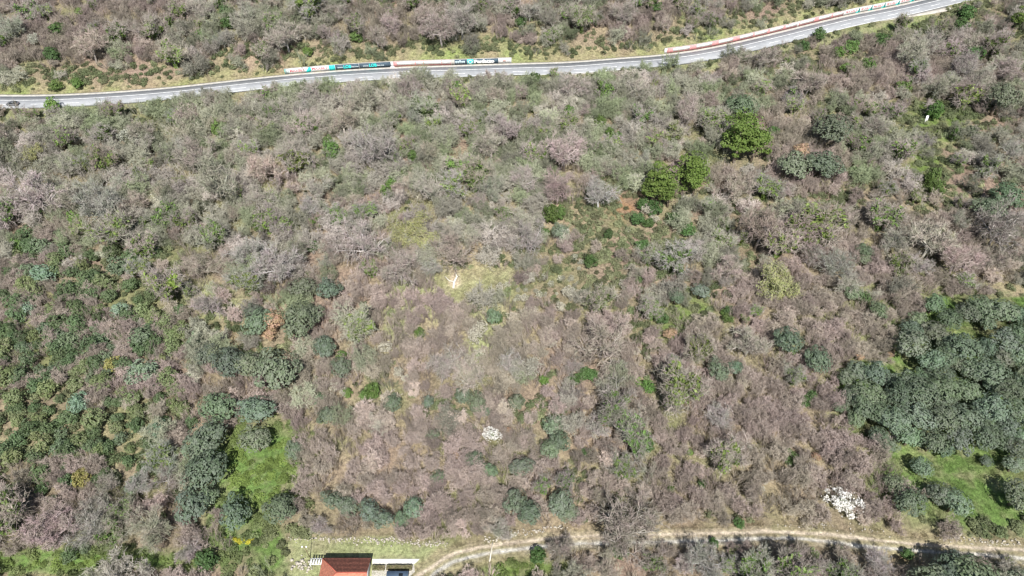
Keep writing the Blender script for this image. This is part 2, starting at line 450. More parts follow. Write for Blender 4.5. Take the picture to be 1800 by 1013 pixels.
def asphalt_mat():
    m, nt, b = new_mat('worn_asphalt', 0.85, 0.2)
    N, L = nt.nodes, nt.links
    g = N.new('ShaderNodeNewGeometry')
    n = N.new('ShaderNodeTexNoise'); n.inputs['Scale'].default_value = .5; n.inputs['Detail'].default_value = 7
    n2 = N.new('ShaderNodeTexNoise'); n2.inputs['Scale'].default_value = .06; n2.inputs['Detail'].default_value = 2
    L.new(g.outputs['Position'], n.inputs['Vector']); L.new(g.outputs['Position'], n2.inputs['Vector'])
    cr = N.new('ShaderNodeValToRGB'); cr.color_ramp.elements[0].position = .38; cr.color_ramp.elements[1].position = .64
    cr.color_ramp.elements[0].color = (.30, .31, .32, 1); cr.color_ramp.elements[1].color = (.40, .41, .42, 1)
    ad = N.new('ShaderNodeMath'); ad.operation = 'ADD'; ad.inputs[1].default_value = 0
    m1 = N.new('ShaderNodeMix'); m1.inputs[0].default_value = .5
    L.new(n.outputs[0], m1.inputs[2]); L.new(n2.outputs[0], m1.inputs[3]); L.new(m1.outputs[0], cr.inputs[0])
    L.new(cr.outputs[0], b.inputs['Base Color'])
    return m
M_asph = asphalt_mat()
M_line = simple('road_paint', (.80, .80, .78), .6, .25, 1.2)
M_conc = simple('pale_concrete', (.50, .47, .41), .9, .2, .9)
V, Qd, _ = strip(-HW, HW, .03, thick=.25)
ob('road', mesh_np('road', V, Qd, mats=[M_asph]), kind='structure')
V, Qd, _ = strip(HW + .01, HW + 1.15, .07, thick=.3)
ob('gutter', mesh_np('gutter', V, Qd, mats=[M_conc]), kind='structure')
V, Qd, _ = strip(-HW - .9, -HW - .01, .02, s_of_px(980), s_of_px(1150), thick=.3)
ob('gravel_verge', mesh_np('gravel_verge', V, Qd, mats=[M_conc]), kind='structure')
# lay-by triangle on the lower side
V, Qd, s = strip(-HW - 3.4, -HW - .01, .02, s_of_px(1535), s_of_px(1652), step=2, thick=.35)
n = len(s); t = np.linspace(0, 1, n)
for k_ in (0, 2):
    blk = slice(k_ * n, (k_ + 1) * n); oth = slice((k_ + 1) * n, (k_ + 2) * n)
    wv = (0.12 + .88 * np.minimum(1, t * 1.15))[:, None]
    V[blk, :2] = V[oth, :2] + (V[blk, :2] - V[oth, :2]) * wv
ob('layby', mesh_np('layby', V, Qd, mats=[M_conc]), kind='structure')
mk = MB()
for o0, o1 in ((-HW + .2, -HW + .5), (1.25, 1.55), (HW - .35, HW - .2)):
    V, Qd, _ = strip(o0, o1, .034); mk.add(V, Qd)
s = RSs[0]
while s < RSs[-1] - 8:
    V, Qd, _ = strip(-1.6, -1.32, .034, s, s + 5.6, step=1.9); mk.add(V, Qd); s += 12.4
ob('road_markings', mk.mesh('road_markings', [M_line]), kind='structure')

# ------------------------------------------------------------------ dirt track
def track_mesh():
    offs = np.linspace(-2.7, 2.7, 28)
    D = np.gradient(tc, axis=0); D /= np.linalg.norm(D, axis=1)[:, None]; Nn = np.stack([-D[:, 1], D[:, 0]], 1)
    P = tc[:, None, :] + Nn[:, None, :] * offs[None, :, None]
    x, y = P[..., 0], P[..., 1]
    dist = np.abs(offs)[None, :] - thalf[:, None] + .12 * N3(x, y, 2.3) + .08 * N4(x, y, .8)
    rut = np.exp(-(dist / (.40 + .08 * N2(x, y, 6))) ** 2)
    z = T(x, y) + .07 - .05 * rut + .025 * N6(x, y, .7)
    edge = smooth((np.abs(offs)[None, :] - 2.0) / .7 + 0 * x)
    z = z - .16 * edge
    base = cover(x, y, T(x, y)); base = base * .8 + YG * .6 * .2 * (1 + .6 * N5(x, y, 3))[..., None]
    clay = np.array((.60, .51, .39)) * (.9 + .2 * N5(x, y, 2))[..., None]
    grit = np.array((.58, .55, .48)) * (.9 + .2 * N4(x, y, 1.1))[..., None]
    dirt = np.where((offs < 0)[None, :, None], grit, clay)
    w = np.clip(rut * 1.25 + .25 * N1(x, y, 1.3), 0, 1)[..., None]
    # between x of 1000 and 1300 the whole width is worn bare
    px, _, _ = project(x, y, z)
    bare = (smooth((px - 960) / 60) * (1 - smooth((px - 1290) / 60)) * (1 - smooth((np.abs(offs)[None, :] - 1.6) / .6)))[..., None]
    w = np.maximum(w, bare * .35)
    c = base * (1 - w) + dirt * w
    n, m = x.shape; idx = np.arange(n * m).reshape(n, m)
    Qd = np.stack([idx[:-1, :-1], idx[1:, :-1], idx[1:, 1:], idx[:-1, 1:]], -1).reshape(-1, 4)
    return mesh_np('dirt_track', np.stack([x, y, z], -1).reshape(-1, 3), Qd, mats=[M_ground], smooth_shade=True, attr={'cover': np.clip(c, .02, .8).reshape(-1, 3)})
ob('dirt_track', track_mesh(), kind='structure')
# ------------------------------------------------------------------ plant geometry
def rib(p0, p1, w0, w1, side):
    """ribbons: arrays of quads from p0 to p1"""
    n = len(p0)
    V = np.stack([p0 - side * w0[:, None], p0 + side * w0[:, None], p1 + side * w1[:, None], p1 - side * w1[:, None]], 1).reshape(-1, 3)
    Qd = np.arange(n * 4).reshape(n, 4)
    return V, Qd
def unit(v): return v / (np.linalg.norm(v, axis=-1, keepdims=True) + 1e-9)
def rnd_dir(r, n): return unit(r.normal(size=(n, 3)))

def spawn(r, P, D, Lg, n, spread, up, lo=.3, frac=(.4, .65)):
    """n children along each parent segment"""
    m = len(P); t = r.uniform(lo, 1, (m, n)); t[:, 0] = 1
    o = P[:, None] + D[:, None] * (Lg[:, None] * t)[..., None]
    d = unit(D[:, None] + rnd_dir(r, m * n).reshape(m, n, 3) * spread + np.array((0, 0, up)))
    l = Lg[:, None] * r.uniform(*frac, (m, n))
    return o.reshape(-1, 3), d.reshape(-1, 3), l.ravel()

def bare_tree(seed, trunk_h=2.6, limbs=6, spreadness=1.0, twigs=5, R=5.0, curl=.6, wt=.028):
    """returns (wood MB, twig V, twig Q, tips)"""
    r = np.random.default_rng(seed)
    wood = MB()
    base = np.array((0, 0, -.4)); lean = np.array((r.normal() * .12, r.normal() * .12, 1.0))
    top = lean * trunk_h
    wood.tube([base, top * .5, top], [.30, .22, .2], 6)
    ang = r.uniform(0, 6.28) + np.arange(limbs) * 6.283 / limbs + r.normal(size=limbs) * .25
    P1, D1, L1 = [], [], []
    for a in ang:
        el = r.uniform(.35, 1.1); L = R * r.uniform(.65, .85)
        d = np.array((math.cos(a) * math.cos(el) * spreadness, math.sin(a) * math.cos(el) * spreadness, math.sin(el))); d /= np.linalg.norm(d)
        p = top * r.uniform(.75, 1.0); pts = [p]
        nseg = 4
        for k_ in range(nseg):
            d = unit(d + r.normal(size=3) * .22 + np.array((0, 0, .05)))
            q = pts[-1] + d * L / nseg; pts.append(q)
            P1.append(pts[-2]); D1.append(d); L1.append(L / nseg)
        wood.tube(pts, np.linspace(.15, .05, nseg + 1), 5, cap=False)
    P1, D1, L1 = np.array(P1), np.array(D1), np.array(L1)
    # second order: two per limb segment
    P2, D2, L2 = spawn(r, P1, D1, L1, 2, curl * 1.5, .15, .2, (1.0, 1.9))
    E2 = P2 + D2 * L2[:, None]
    for a, b in zip(P2, E2): wood.tube([a, (a + b) / 2 + r.normal(size=3) * .08, b], [.075, .06, .045], 3, cap=False)
    P3, D3, L3 = spawn(r, P2, D2, L2, 5, curl * 1.8, .2, .25, (.45, .85))
    VV, QQ, off = [], [], 0
    def put(P, D, L, w0, w1):
        nonlocal off
        s = unit(np.cross(D, rnd_dir(r, len(P)))); n_ = len(P)
        V, Q = rib(P, P + D * L[:, None], np.full(n_, w0), np.full(n_, w1), s)
        VV.append(V); QQ.append(Q + off); off += len(V)
    put(P3, D3, L3, .055, .035)
    P4, D4, L4 = spawn(r, P3, D3, L3, twigs, curl * 1.6, .15, .2, (.45, .9))
    put(P4, D4, L4, wt, wt * .8)
    P5, D5, L5 = spawn(r, P4, D4, L4, 4, curl * 1.5, .2, .2, (.5, 1.0))
    put(P5, D5, L5, wt * .8, wt * .45)
    return wood, np.concatenate(VV), np.concatenate(QQ), (P3, D3, L3, P5 + D5 * L5[:, None], P1, L1, D1)

def leaves(r, C, size, up=.3, out=None, aspect=1.6, outw=.8):
    """leaf sized quads centred on C, facing mostly outwards"""
    n = len(C)
    nrm = rnd_dir(r, n)
    if out is not None: nrm = unit(nrm * (1 - outw) + out * outw + np.array((0, 0, up)))
    a = unit(np.cross(nrm, rnd_dir(r, n))); b = np.cross(nrm, a)
    s = size * r.uniform(.6, 1.35, n)[:, None]
    a = a * s * aspect; b = b * s
    V = np.stack([C - a, C - b * .8, C + a, C + b * .8], 1).reshape(-1, 3)
    return V, np.arange(n * 4).reshape(n, 4)

def leafy(seed, R=2.6, H=2.3, lobes=26, per=90, lobe_r=.8, leaf=.13, cz=3.0, squash=.8, outw=.6, hollow=.25, ragged=.25, spray=0):
    """a crown of leaf clumps gathered in lobes over a dome; every lobe an uneven shell of leaves"""
    r = np.random.default_rng(seed)
    d = rnd_dir(r, lobes * 3); d = d[d[:, 2] > -.45][:lobes]
    # spread lobes evenly (a few relaxation steps)
    for _ in range(12):
        df = d[:, None] - d[None]; ds = np.linalg.norm(df, axis=2) + 1e-3
        d = unit(d + (df / ds[..., None] ** 3).sum(1) * .01); d[:, 2] = np.maximum(d[:, 2], -.5); d = unit(d)
    rad = r.uniform(1 - ragged, 1.0 + ragged * .35, len(d))
    lc = d * np.array((R - lobe_r * .7, R - lobe_r * .7, (H - lobe_r * .6))) * rad[:, None]
    lr = lobe_r * r.uniform(.7, 1.25, len(d))
    C, O = [], []
    for c, q, dd in zip(lc, lr, d):
        m = int(per * (q / lobe_r) ** 2)
        o = unit(rnd_dir(r, m) + dd * .55)
        k_ = q * r.uniform(.72, 1.05, m)[:, None]
        C.append(c + o * k_ * np.array((1, 1, squash))); O.append(o)
    # inner leaves close the gaps partly
    m = int(lobes * per * hollow)
    o = rnd_dir(r, m); C.append(o * np.array((R, R, H)) * r.uniform(.35, .75, m)[:, None]); O.append(o)
    C = np.concatenate(C); O = np.concatenate(O)
    if spray:
        m = spray; o = rnd_dir(r, m); o[:, 2] = np.abs(o[:, 2]) * .9 - .1
        C = np.concatenate([C, o * np.array((R, R, H)) * r.uniform(1.0, 1.14, m)[:, None]]); O = np.concatenate([O, o])
    keep = C[:, 2] > -cz + .15
    C, O = C[keep], O[keep]
    V, Q = leaves(r, C + np.array((0, 0, cz)), leaf, out=O, outw=outw)
    return V, Q, lc + np.array((0, 0, cz))

def trunk_mb(seed, h, r0, targets, rt=.05):
    r = np.random.default_rng(seed); w = MB()
    top = np.array((r.normal() * .15, r.normal() * .15, h))
    w.tube([(0, 0, -.4), top * .5 + r.normal(size=3) * .05, top], [r0 * 1.3, r0, r0 * .85], 7)
    for t in targets:
        mid = (top + t) / 2 + r.normal(size=3) * .15
        w.tube([top * .95, mid, t], [r0 * .55, r0 * .35, rt], 4, cap=False)
    return w

# ------------------------------------------------------------------ plant materials
M_wood = plant_mat('lichened_bark', (.50, .48, .44), 'OBJECT', .25, .12)
M_twig = plant_mat('bare_twigs', (.44, .385, .355), 'OBJECT', .28, .12, col2=(.345, .34, .275), scale2=.5)
M_ivy = plant_mat('ivy_leaves', (.13, .21, .05), 'OBJECT', .35, .25, .2, col2=(.21, .28, .085), scale2=1.2, rough=.5)
M_leaf = plant_mat('crown_leaves', (1, 1, 1), 'OBJECT', .32, .12, .2, rough=.55, col2=(.80, .90, .74), scale2=1.0)
M_darkwood = plant_mat('dark_bark', (.22, .18, .14), 'NONE')
M_blossom = plant_mat('white_blossom', (.85, .84, .80), 'OBJECT', .1, .05, .25)
M_stwig = plant_mat('thicket_twigs', (1, 1, 1), 'INSTANCER', .25, .2)
M_sleaf = plant_mat('scrub_leaves', (1, 1, 1), 'INSTANCER', .3, .25, .2, rough=.55)

def leaf_mesh(name, V, Q, mat): return mesh_np(name, V, Q, mats=[mat])

# ------------------------------------------------------------------ thicket and scrub sources (for what nobody could count)
def thicket_src(seed, h=2.6, stems=9, r0=1.0, w=.023, kids=6, tw=3, upright=1.0, lw=1.0):
    r = np.random.default_rng(seed)
    a = r.uniform(0, 6.28, stems); q = np.sqrt(r.uniform(0, 1, stems)) * r0
    P = np.stack([np.cos(a) * q, np.sin(a) * q, np.full(stems, -.2)], 1)
    D = unit(np.stack([np.cos(a) * .32 * q / upright + r.normal(size=stems) * .16, np.sin(a) * .32 * q / upright + r.normal(size=stems) * .16, np.ones(stems)], 1))
    L = h * r.uniform(.65, 1.1, stems)
    VV, QQ, off = [], [], 0
    def put(P, D, L, w0, w1):
        nonlocal off
        s = unit(np.cross(D, rnd_dir(r, len(P))))
        V, Q = rib(P, P + D * L[:, None], np.full(len(P), w0), np.full(len(P), w1), s); VV.append(V); QQ.append(Q + off); off += len(V)
    put(P, D, L, w * 1.5 * lw, w * .8 * lw)
    P, D, L = spawn(r, P, D, L, kids, .38, .3, .25, (.3, .55)); put(P, D, L, w, w * .6)
    P, D, L = spawn(r, P, D, L, tw, .5, .3, .2, (.4, .8)); put(P, D, L, w * .8, w * .4)
    if tw >= 3:
        P, D, L = spawn(r, P, D, L, 2, .6, .2, .2, (.4, .8)); put(P, D, L, w * .7, w * .4)
    return mesh_np('thicket', np.concatenate(VV), np.concatenate(QQ), mats=[M_stwig])
def dome_src(seed, scale=.5, twigs=4, limbs=5):
    wood, V, Q, info = bare_tree(seed, trunk_h=1.6, limbs=limbs, twigs=twigs, wt=.042, curl=.75)
    return mesh_np('thicket', V * scale, Q, mats=[M_stwig])
def scrub_src(seed, R=1.2, H=.9, leaf=.11, n=8, per=38, outw=.5):
    V, Q, _ = leafy(seed, R, H, n, per, .55, leaf, H * .55, .9, outw, .2, .4)
    return mesh_np('scrub', V, Q, mats=[M_sleaf])
def grass_src(seed, n=60, R=.9, h=.45, w=.02, mat=None):
    r = np.random.default_rng(seed)
    a = r.uniform(0, 6.28, n); q = np.sqrt(r.uniform(0, 1, n)) * R
    P = np.stack([np.cos(a) * q, np.sin(a) * q, np.full(n, -.05)], 1); D = unit(r.normal(size=(n, 3)) * .45 + np.array((0, 0, 1)))
    L = h * r.uniform(.5, 1.3, n); s = unit(np.cross(D, rnd_dir(r, n)))
    V, Q = rib(P, P + D * L[:, None], np.full(n, w * 1.5), np.full(n, w * .4), s)
    return mesh_np('grass', V, Q, mats=[M_sleaf])

def stuff(name, label, category, pts, scale, rot, which, tint, srcs):
    """one object whose geometry nodes set the given plants on given points"""
    coll = bpy.data.collections.new(name + '_sources')
    for i, s in enumerate(srcs):
        so = bpy.data.objects.new('%s_source_%s' % (name, 'abcdefgh'[i]), s); coll.objects.link(so)
    me = bpy.data.meshes.new(name); me.vertices.add(len(pts)); me.vertices.foreach_set('co', np.asarray(pts, np.float32).ravel())
    me.attributes.new('size', 'FLOAT_VECTOR', 'POINT').data.foreach_set('vector', np.asarray(scale, np.float32).ravel())
    me.attributes.new('turn', 'FLOAT_VECTOR', 'POINT').data.foreach_set('vector', np.asarray(rot, np.float32).ravel())
    me.attributes.new('which', 'INT', 'POINT').data.foreach_set('value', np.asarray(which, np.int32))
    me.attributes.new('tint', 'FLOAT_COLOR', 'POINT').data.foreach_set('color', np.c_[tint, np.ones(len(tint))].astype(np.float32).ravel())
    o = ob(name, me); tagd(o, label, category, kind='stuff')
    ng = bpy.data.node_groups.new(name + '_scatter', 'GeometryNodeTree')
    ng.interface.new_socket('Geometry', in_out='INPUT', socket_type='NodeSocketGeometry')
    ng.interface.new_socket('Geometry', in_out='OUTPUT', socket_type='NodeSocketGeometry')
    N, L = ng.nodes, ng.links
    gi, go = N.new('NodeGroupInput'), N.new('NodeGroupOutput')
    ip = N.new('GeometryNodeInstanceOnPoints'); ci = N.new('GeometryNodeCollectionInfo')
    ci.inputs['Collection'].default_value = coll; ci.inputs['Separate Children'].default_value = True; ci.inputs['Reset Children'].default_value = True
    def named(n_, ty):
        a = N.new('GeometryNodeInputNamedAttribute'); a.data_type = ty; a.inputs['Name'].default_value = n_; return a
    L.new(gi.outputs[0], ip.inputs['Points']); L.new(ci.outputs[0], ip.inputs['Instance']); ip.inputs['Pick Instance'].default_value = True
    L.new(named('which', 'INT').outputs['Attribute'], ip.inputs['Instance Index'])
    er = N.new('FunctionNodeEulerToRotation'); L.new(named('turn', 'FLOAT_VECTOR').outputs['Attribute'], er.inputs[0]); L.new(er.outputs[0], ip.inputs['Rotation'])
    L.new(named('size', 'FLOAT_VECTOR').outputs['Attribute'], ip.inputs['Scale'])
    L.new(ip.outputs[0], go.inputs[0])
    md = o.modifiers.new('scatter', 'NODES'); md.node_group = ng
    return o

# ------------------------------------------------------------------ individual plants: where and what
#   px, py = centre of the crown in the photo, r = crown radius there (photo pixels)
OLIVES = [  # right hand grove
 (1645,532,17),(1670,560,20),(1700,550,20),(1727,540,22),(1762,545,24),(1645,580,20),(1605,603,24),(1640,632,22),(1665,600,18),(1695,610,28),(1655,655,20),
 (1770,600,22),(1793,585,18),(1792,628,20),(1540,655,20),(1562,668,14),(1488,663,14),(1527,690,23),(1580,692,24),(1620,690,24),(1660,682,22),(1700,685,22),
 (1745,650,28),(1772,682,24),(1542,722,22),(1577,740,24),(1615,730,24),(1657,735,24),(1700,735,24),(1745,715,26),(1787,720,22),(1602,767,18),(1642,775,20),
 (1687,770,22),(1730,765,22),(1772,750,20),(1797,765,16),(1505,735,16),(1478,715,12),(1545,765,15),(1622,820,17),(1575,850,17),(1602,880,24),(1655,868,20),
 (1682,883,24),(1792,870,24),(1787,815,17),(1565,782,14),(1735,810,10),(1800,680,22),(1710,650,18),(1560,700,16),
 # singles on the right
 (1440,630,20),(1387,598,20),(1465,222,30),(1397,287,25),(1451,285,24),(1305,183,22),(1762,168,22),(1740,365,20),(1775,342,22),(1520,440,12),(1518,455,11),(1232,510,14),(1188,520,13),(1262,650,17),(1292,645,11),
 # left and middle
 (452,565,24),(445,548,16),(530,505,20),(524,560,26),(548,552,20),(578,508,18),(362,620,20),(402,635,24),(438,640,22),(485,650,30),(381,715,26),(448,718,26),(447,772,24),(358,770,28),
 (360,828,28),(568,608,17),(598,645,16),(575,730,17),(690,708,16),(752,706,11),(815,695,18),(838,706,18),(853,722,12),(908,706,15),(760,762,13),(832,806,17),(860,826,14),(770,838,14),(918,820,19),
 (972,748,20),(985,775,20),(968,790,17),(585,878,19),(612,890,18),(648,895,20),(672,912,18),(728,890,18),(705,912,16),(905,880,24),(930,900,20),(985,882,24),(1000,902,18),(412,900,24),(492,895,24),(335,885,25),
 (516,790,14),(558,700,12),(530,620,11),(985,405,15),(1500,515,14),(1545,545,13),(868,555,12),(362,872,18),(1668,1012,30),(1722,1022,34),(1640,1030,28),(1790,1020,20)]
PINES = [(1312,228,30),(1300,248,26),(1330,250,24),(1220,290,24),(1225,315,22),(1165,315,26),(1150,330,20),(1178,340,18),(1792,32,13)]
DARK_SHRUBS = [  # deep green rounded evergreen shrubs away from the left slope
 (548,432,12),(1163,560,12),(1010,668,12),(1040,660,13),(1028,655,12),(1122,385,13),(1150,365,14),(1130,358,12),(1185,385,14),(1208,403,14),(1070,412,9),(955,408,10),(1038,458,13),(1128,430,11),(1125,490,9),
 (1140,392,10),(395,20,12),(400,40,12),(915,38,10),(912,58,8),(1155,12,9),(940,135,10),(1390,805,14),(1300,920,10),(1255,955,9),(1710,232,10),(1712,95,16),(1690,45,14),(100,50,12),(90,95,14),(500,215,10),(1280,545,10),(1425,695,12),(1415,705,12),(60,375,12),
 (1140,785,11),(1030,795,9),(362,985,20),(1595,974,10),(1090,968,16),(945,975,14),(1360,230,10),(1060,275,10),(920,285,10),(1550,70,14),(1440,60,12),(1412,80,10),(1700,20,14),(1190,480,9),(875,560,9),(1520,525,12),(1500,300,9),(1235,850,8)]
BRIGHT_SHRUBS = [(582,265,13),(577,252,10),(690,322,9),(680,338,11),(719,256,10),(726,276,9),(455,396,11),(500,396,13),(470,380,9),(1412,395,14),(1420,425,12),(808,160,12),(818,222,11),(1065,160,13),(385,228,11),(690,205,11),(1000,200,11),(1175,235,10),(590,385,10),(1085,245,10),(130,385,11),(1535,195,10),(1515,260,11),(480,40,10),(625,65,10),(350,60,9),  # light, sunlit green leafy shrubs and ivy domes
 (1588,152,12),(1597,140,8),(1475,92,11),(1495,82,12),(1528,115,13),(1490,120,10),(968,375,14),(985,372,10),(655,688,15),(600,625,9),(738,585,9),(708,305,8),(845,628,8),(955,668,9),(1645,195,12),(1680,235,9),(1640,310,12),(1648,330,12),
 (1212,795,6),(1178,860,7),(1280,560,9),(1272,548,6),(30,430,10),(15,440,10),(140,20,8),(1055,215,10),(1072,235,9),(540,90,8),(135,145,10),(115,155,12),(98,150,10),(690,145,9),(1395,620,8),(1140,680,12),(1120,672,9),(610,690,9),(640,695,9)]
IVY_TREES = [  # bare trees whose stems are wrapped in bright ivy
 (580,262,18),(678,335,15),(688,205,22),(808,165,26),(818,222,20),(1060,155,28),(1000,215,26),(1080,250,20),(385,215,22),(300,275,20),(715,255,20),(795,150,20),(975,128,15),(1385,105,15),(465,385,26),(498,400,20),(595,375,24),
 (640,370,22),(200,190,20),(55,200,20),(378,168,13),(1185,230,26),(1150,240,22),(1395,165,20),(1400,180,18),(1440,205,18),(1535,190,18),(1515,250,26),(1505,215,20),(1090,910,26),(1410,400,40),(1375,420,34),(1250,360,20),(1270,390,22),
 (1560,330,18),(1590,300,16),(350,45,20),(480,35,24),(625,40,24),(970,60,20),(260,390,22),(140,400,26),(315,320,16),(230,325,20),(1345,150,18),(1690,280,14),(1310,560,16),(1330,545,14),(445,180,16),(1655,410,12),(160,50,16),(1150,150,16),(1640,480,10),(905,195,16),(1345,970,15),(1390,968,13),(1245,964,14),(1480,966,14),(1290,966,13),(1430,972,14),(1700,985,13),(1775,984,12),(430,210,14),(960,230,18)]
BIG_BARE = [  # broad bare trees that stand out one by one
 (625,570,43),(290,500,50),(375,310,46),(430,440,36),(640,425,42),(795,440,40),(720,155,30),(660,250,40),(1060,600,52),(1195,675,52),(1340,400,46),(1445,385,52),(980,330,34),(915,385,26),(1105,925,58),(985,965,28),(1240,985,36),
 (1630,75,30),(265,930,42),(90,930,42),(60,340,46),(170,360,40),(1490,500,34),(1640,420,44),(1600,90,26),(1010,150,28),(545,160,24),(500,60,34),(810,30,36),(1100,20,26),(860,250,34),(920,310,30),(760,330,28),(560,330,34),(460,290,34),
 (1300,330,30),(1220,440,30),(1280,470,28),(450,350,30),(1570,420,30),(1760,400,44),(1690,450,36),(1700,110,30),(1650,150,28),(1340,100,26),(330,200,24),(250,230,24),(240,850,24),(170,900,30),(1320,600,34),(700,470,36),(900,640,24),
 (350,470,34),(1430,450,36),(1540,220,24),(640,170,32),(600,210,30),(1130,160,28),(1210,190,30),(780,640,36),(820,660,34),(1060,870,24),(1140,830,24),(560,925,20),(880,930,24)]
OAK_YG = [(722,395,36),(750,420,26),(700,420,24),(1362,490,36),(1378,510,26),(655,300,14),(60,265,26)]
BROWN_OAK = [(480,562,20),(472,582,14),(1178,585,11),(1410,262,13),(1436,802,8),(804,798,8),(1512,625,8),(1566,622,7),(895,755,6)]
BLOSSOM = [(865,765,15,'white'),(1480,882,25,'white'),(700,655,10,'cream'),(712,665,9,'cream'),(678,610,9,'cream'),(588,680,12,'cream'),(605,690,9,'cream'),(232,240,20,'grey'),(1320,878,7,'cream'),(1338,860,7,'cream'),(1345,848,5,'cream'),
 (1118,618,6,'cream'),(1250,970,9,'cream'),(835,590,12,'cream'),(845,575,9,'cream'),(842,622,8,'cream'),(970,605,7,'cream'),(1140,370,11,'cream'),(1150,385,9,'cream'),(1000,515,12,'cream'),(985,540,10,'cream'),(1095,500,8,'cream'),(880,505,8,'cream'),(60,70,12,'grey'),
 (940,545,7,'cream'),(920,525,8,'cream'),(1140,630,7,'cream'),(945,640,5,'cream')]
# the left slope: many small round evergreen shrubs, colour key
LEFT = [(70,432,13,'b'),(197,440,13,'d'),(208,470,15,'b'),(45,475,12,'b'),(75,480,16,'p'),(100,475,12,'y'),(124,478,10,'g'),(150,490,14,'g'),(180,495,13,'y'),(42,500,14,'y'),(60,508,13,'y'),(28,530,15,'g'),(48,542,11,'p'),(95,545,12,'y'),(210,545,13,'p'),
 (222,555,12,'g'),(252,545,13,'y'),(270,558,14,'y'),(290,570,15,'y'),(302,590,13,'y'),(320,583,15,'y'),(305,610,13,'y'),(250,595,18,'b'),(270,600,16,'d'),(245,610,13,'g'),(80,578,12,'b'),(90,590,13,'g'),(125,598,15,'b'),(100,610,13,'g'),(158,605,16,'g'),(175,598,12,'b'),
 (140,585,12,'d'),(50,632,14,'g'),(8,610,14,'y'),(22,595,11,'g'),(15,660,17,'y'),(33,662,14,'g'),(180,672,16,'y'),(168,640,14,'g'),(200,640,13,'o'),(218,640,14,'d'),(248,655,20,'p'),(295,665,15,'y'),(283,632,10,'y'),(85,682,14,'y'),(88,665,12,'g'),(138,708,16,'p'),(165,735,17,'y'),(240,722,13,'y'),(238,748,12,'g'),
 (275,755,14,'p'),(305,710,11,'y'),(10,790,15,'g'),(20,805,14,'y'),(145,840,14,'o'),(100,745,9,'g'),(62,525,10,'d'),(110,520,12,'d'),(135,540,14,'d'),(160,515,12,'g'),(175,560,12,'d'),(195,585,10,'g'),(15,480,10,'g'),(5,520,10,'d'),(60,590,10,'y'),(40,610,10,'b'),(110,640,10,'g'),(130,655,9,'y'),
 (230,500,12,'g'),(190,520,11,'g'),(225,400,13,'b'),(65,415,10,'d'),(115,440,12,'g'),(95,455,12,'y'),(160,450,10,'d'),(140,465,11,'y'),(30,450,10,'y'),(320,720,12,'y'),(335,740,10,'g'),(215,690,10,'y'),(190,705,9,'g'),(60,715,9,'g'),(30,740,9,'y'),(115,780,9,'g'),(190,785,11,'g'),(210,770,10,'b'),(165,760,10,'g'),
 (95,880,9,'g'),(120,860,9,'g'),(150,965,9,'b'),(120,975,12,'g'),(340,640,10,'y'),(330,665,9,'g'),(345,600,14,'b'),(350,575,8,'y'),(85,560,9,'g'),(20,565,9,'y'),(150,620,8,'y'),(265,620,10,'d'),(280,700,9,'g'),(260,780,9,'g'),(225,810,10,'g'),(310,800,10,'y'),(60,765,9,'y'),(80,820,9,'g'),(30,860,10,'d'),(45,890,9,'g'),
 (265,520,10,'d'),(315,545,9,'g'),(10,635,9,'g'),(70,650,8,'b'),(205,735,9,'g'),(180,810,8,'y'),(290,740,9,'g'),(255,690,8,'y'),(165,690,9,'d'),(105,700,8,'d'),(230,790,7,'y'),(60,455,9,'d'),(195,610,8,'b')]
LCOL = {'b': ((.19, .23, .15), 'blue-green'), 'p': ((.25, .32, .24), 'pale grey-green'), 'y': ((.235, .265, .135), 'yellow-green'), 'g': ((.15, .20, .105), 'mid green'), 'd': ((.13, .165, .085), 'dark green'), 'o': ((.36, .32, .12), 'ochre green')}

# ---- variants
def variants(n, f): return [f(i) for i in range(n)]
bare_v = []
for i in range(7):
    wood, V, Q, info = bare_tree(100 + i, trunk_h=2.4 + .3 * (i % 3), limbs=6 + i % 3, twigs=5)
    P5 = info[3]
    rr_ = np.random.default_rng(i)
    cand = info[0]; rad = np.hypot(cand[:, 0], cand[:, 1]); near = cand[rad < 3.0]
    Ci = np.repeat(near, 9, 0) + rr_.normal(size=(len(near) * 9, 3)) * .3
    # ivy runs up trunk and limbs
    P1, L1, D1 = info[4], info[5], info[6]
    k1 = np.repeat(np.arange(len(P1)), 55); lim = P1[k1] + D1[k1] * (L1[k1] * rr_.uniform(0, 1, len(k1)))[:, None] + rr_.normal(size=(len(k1), 3)) * .22
    lim = lim[np.hypot(lim[:, 0], lim[:, 1]) < 3.6]
    tz = rr_.uniform(0, 2.6, 260); ta = rr_.uniform(0, 6.28, 260); tr = np.stack([np.cos(ta) * .42, np.sin(ta) * .42, tz], 1)
    C = np.concatenate([lim, tr, Ci[::2]]); out = unit(rr_.normal(size=C.shape) + np.array((0, 0, .6)))
    Vi, Qi = leaves(rr_, C, .25, out=out, outw=.5)
    Vb, Qb = leaves(rr_, P5[::2] + rr_.normal(size=P5[::2].shape) * .08, .085, out=unit(P5[::2] - np.array((0, 0, 3))), outw=.5, aspect=1.2)
    bare_v.append(dict(wood=wood.mesh('bare_tree_wood', [M_wood]), twig=mesh_np('bare_tree_twigs', V, Q, mats=[M_twig]), ivy=leaf_mesh('ivy', Vi, Qi, M_ivy),
                       bud=leaf_mesh('leaf_buds', Vb, Qb, M_leaf), R=float(np.percentile(np.hypot(P5[:, 0], P5[:, 1]), 96)), H=float(P5[:, 2].mean())))
M_olive = M_leaf
olive_v = []
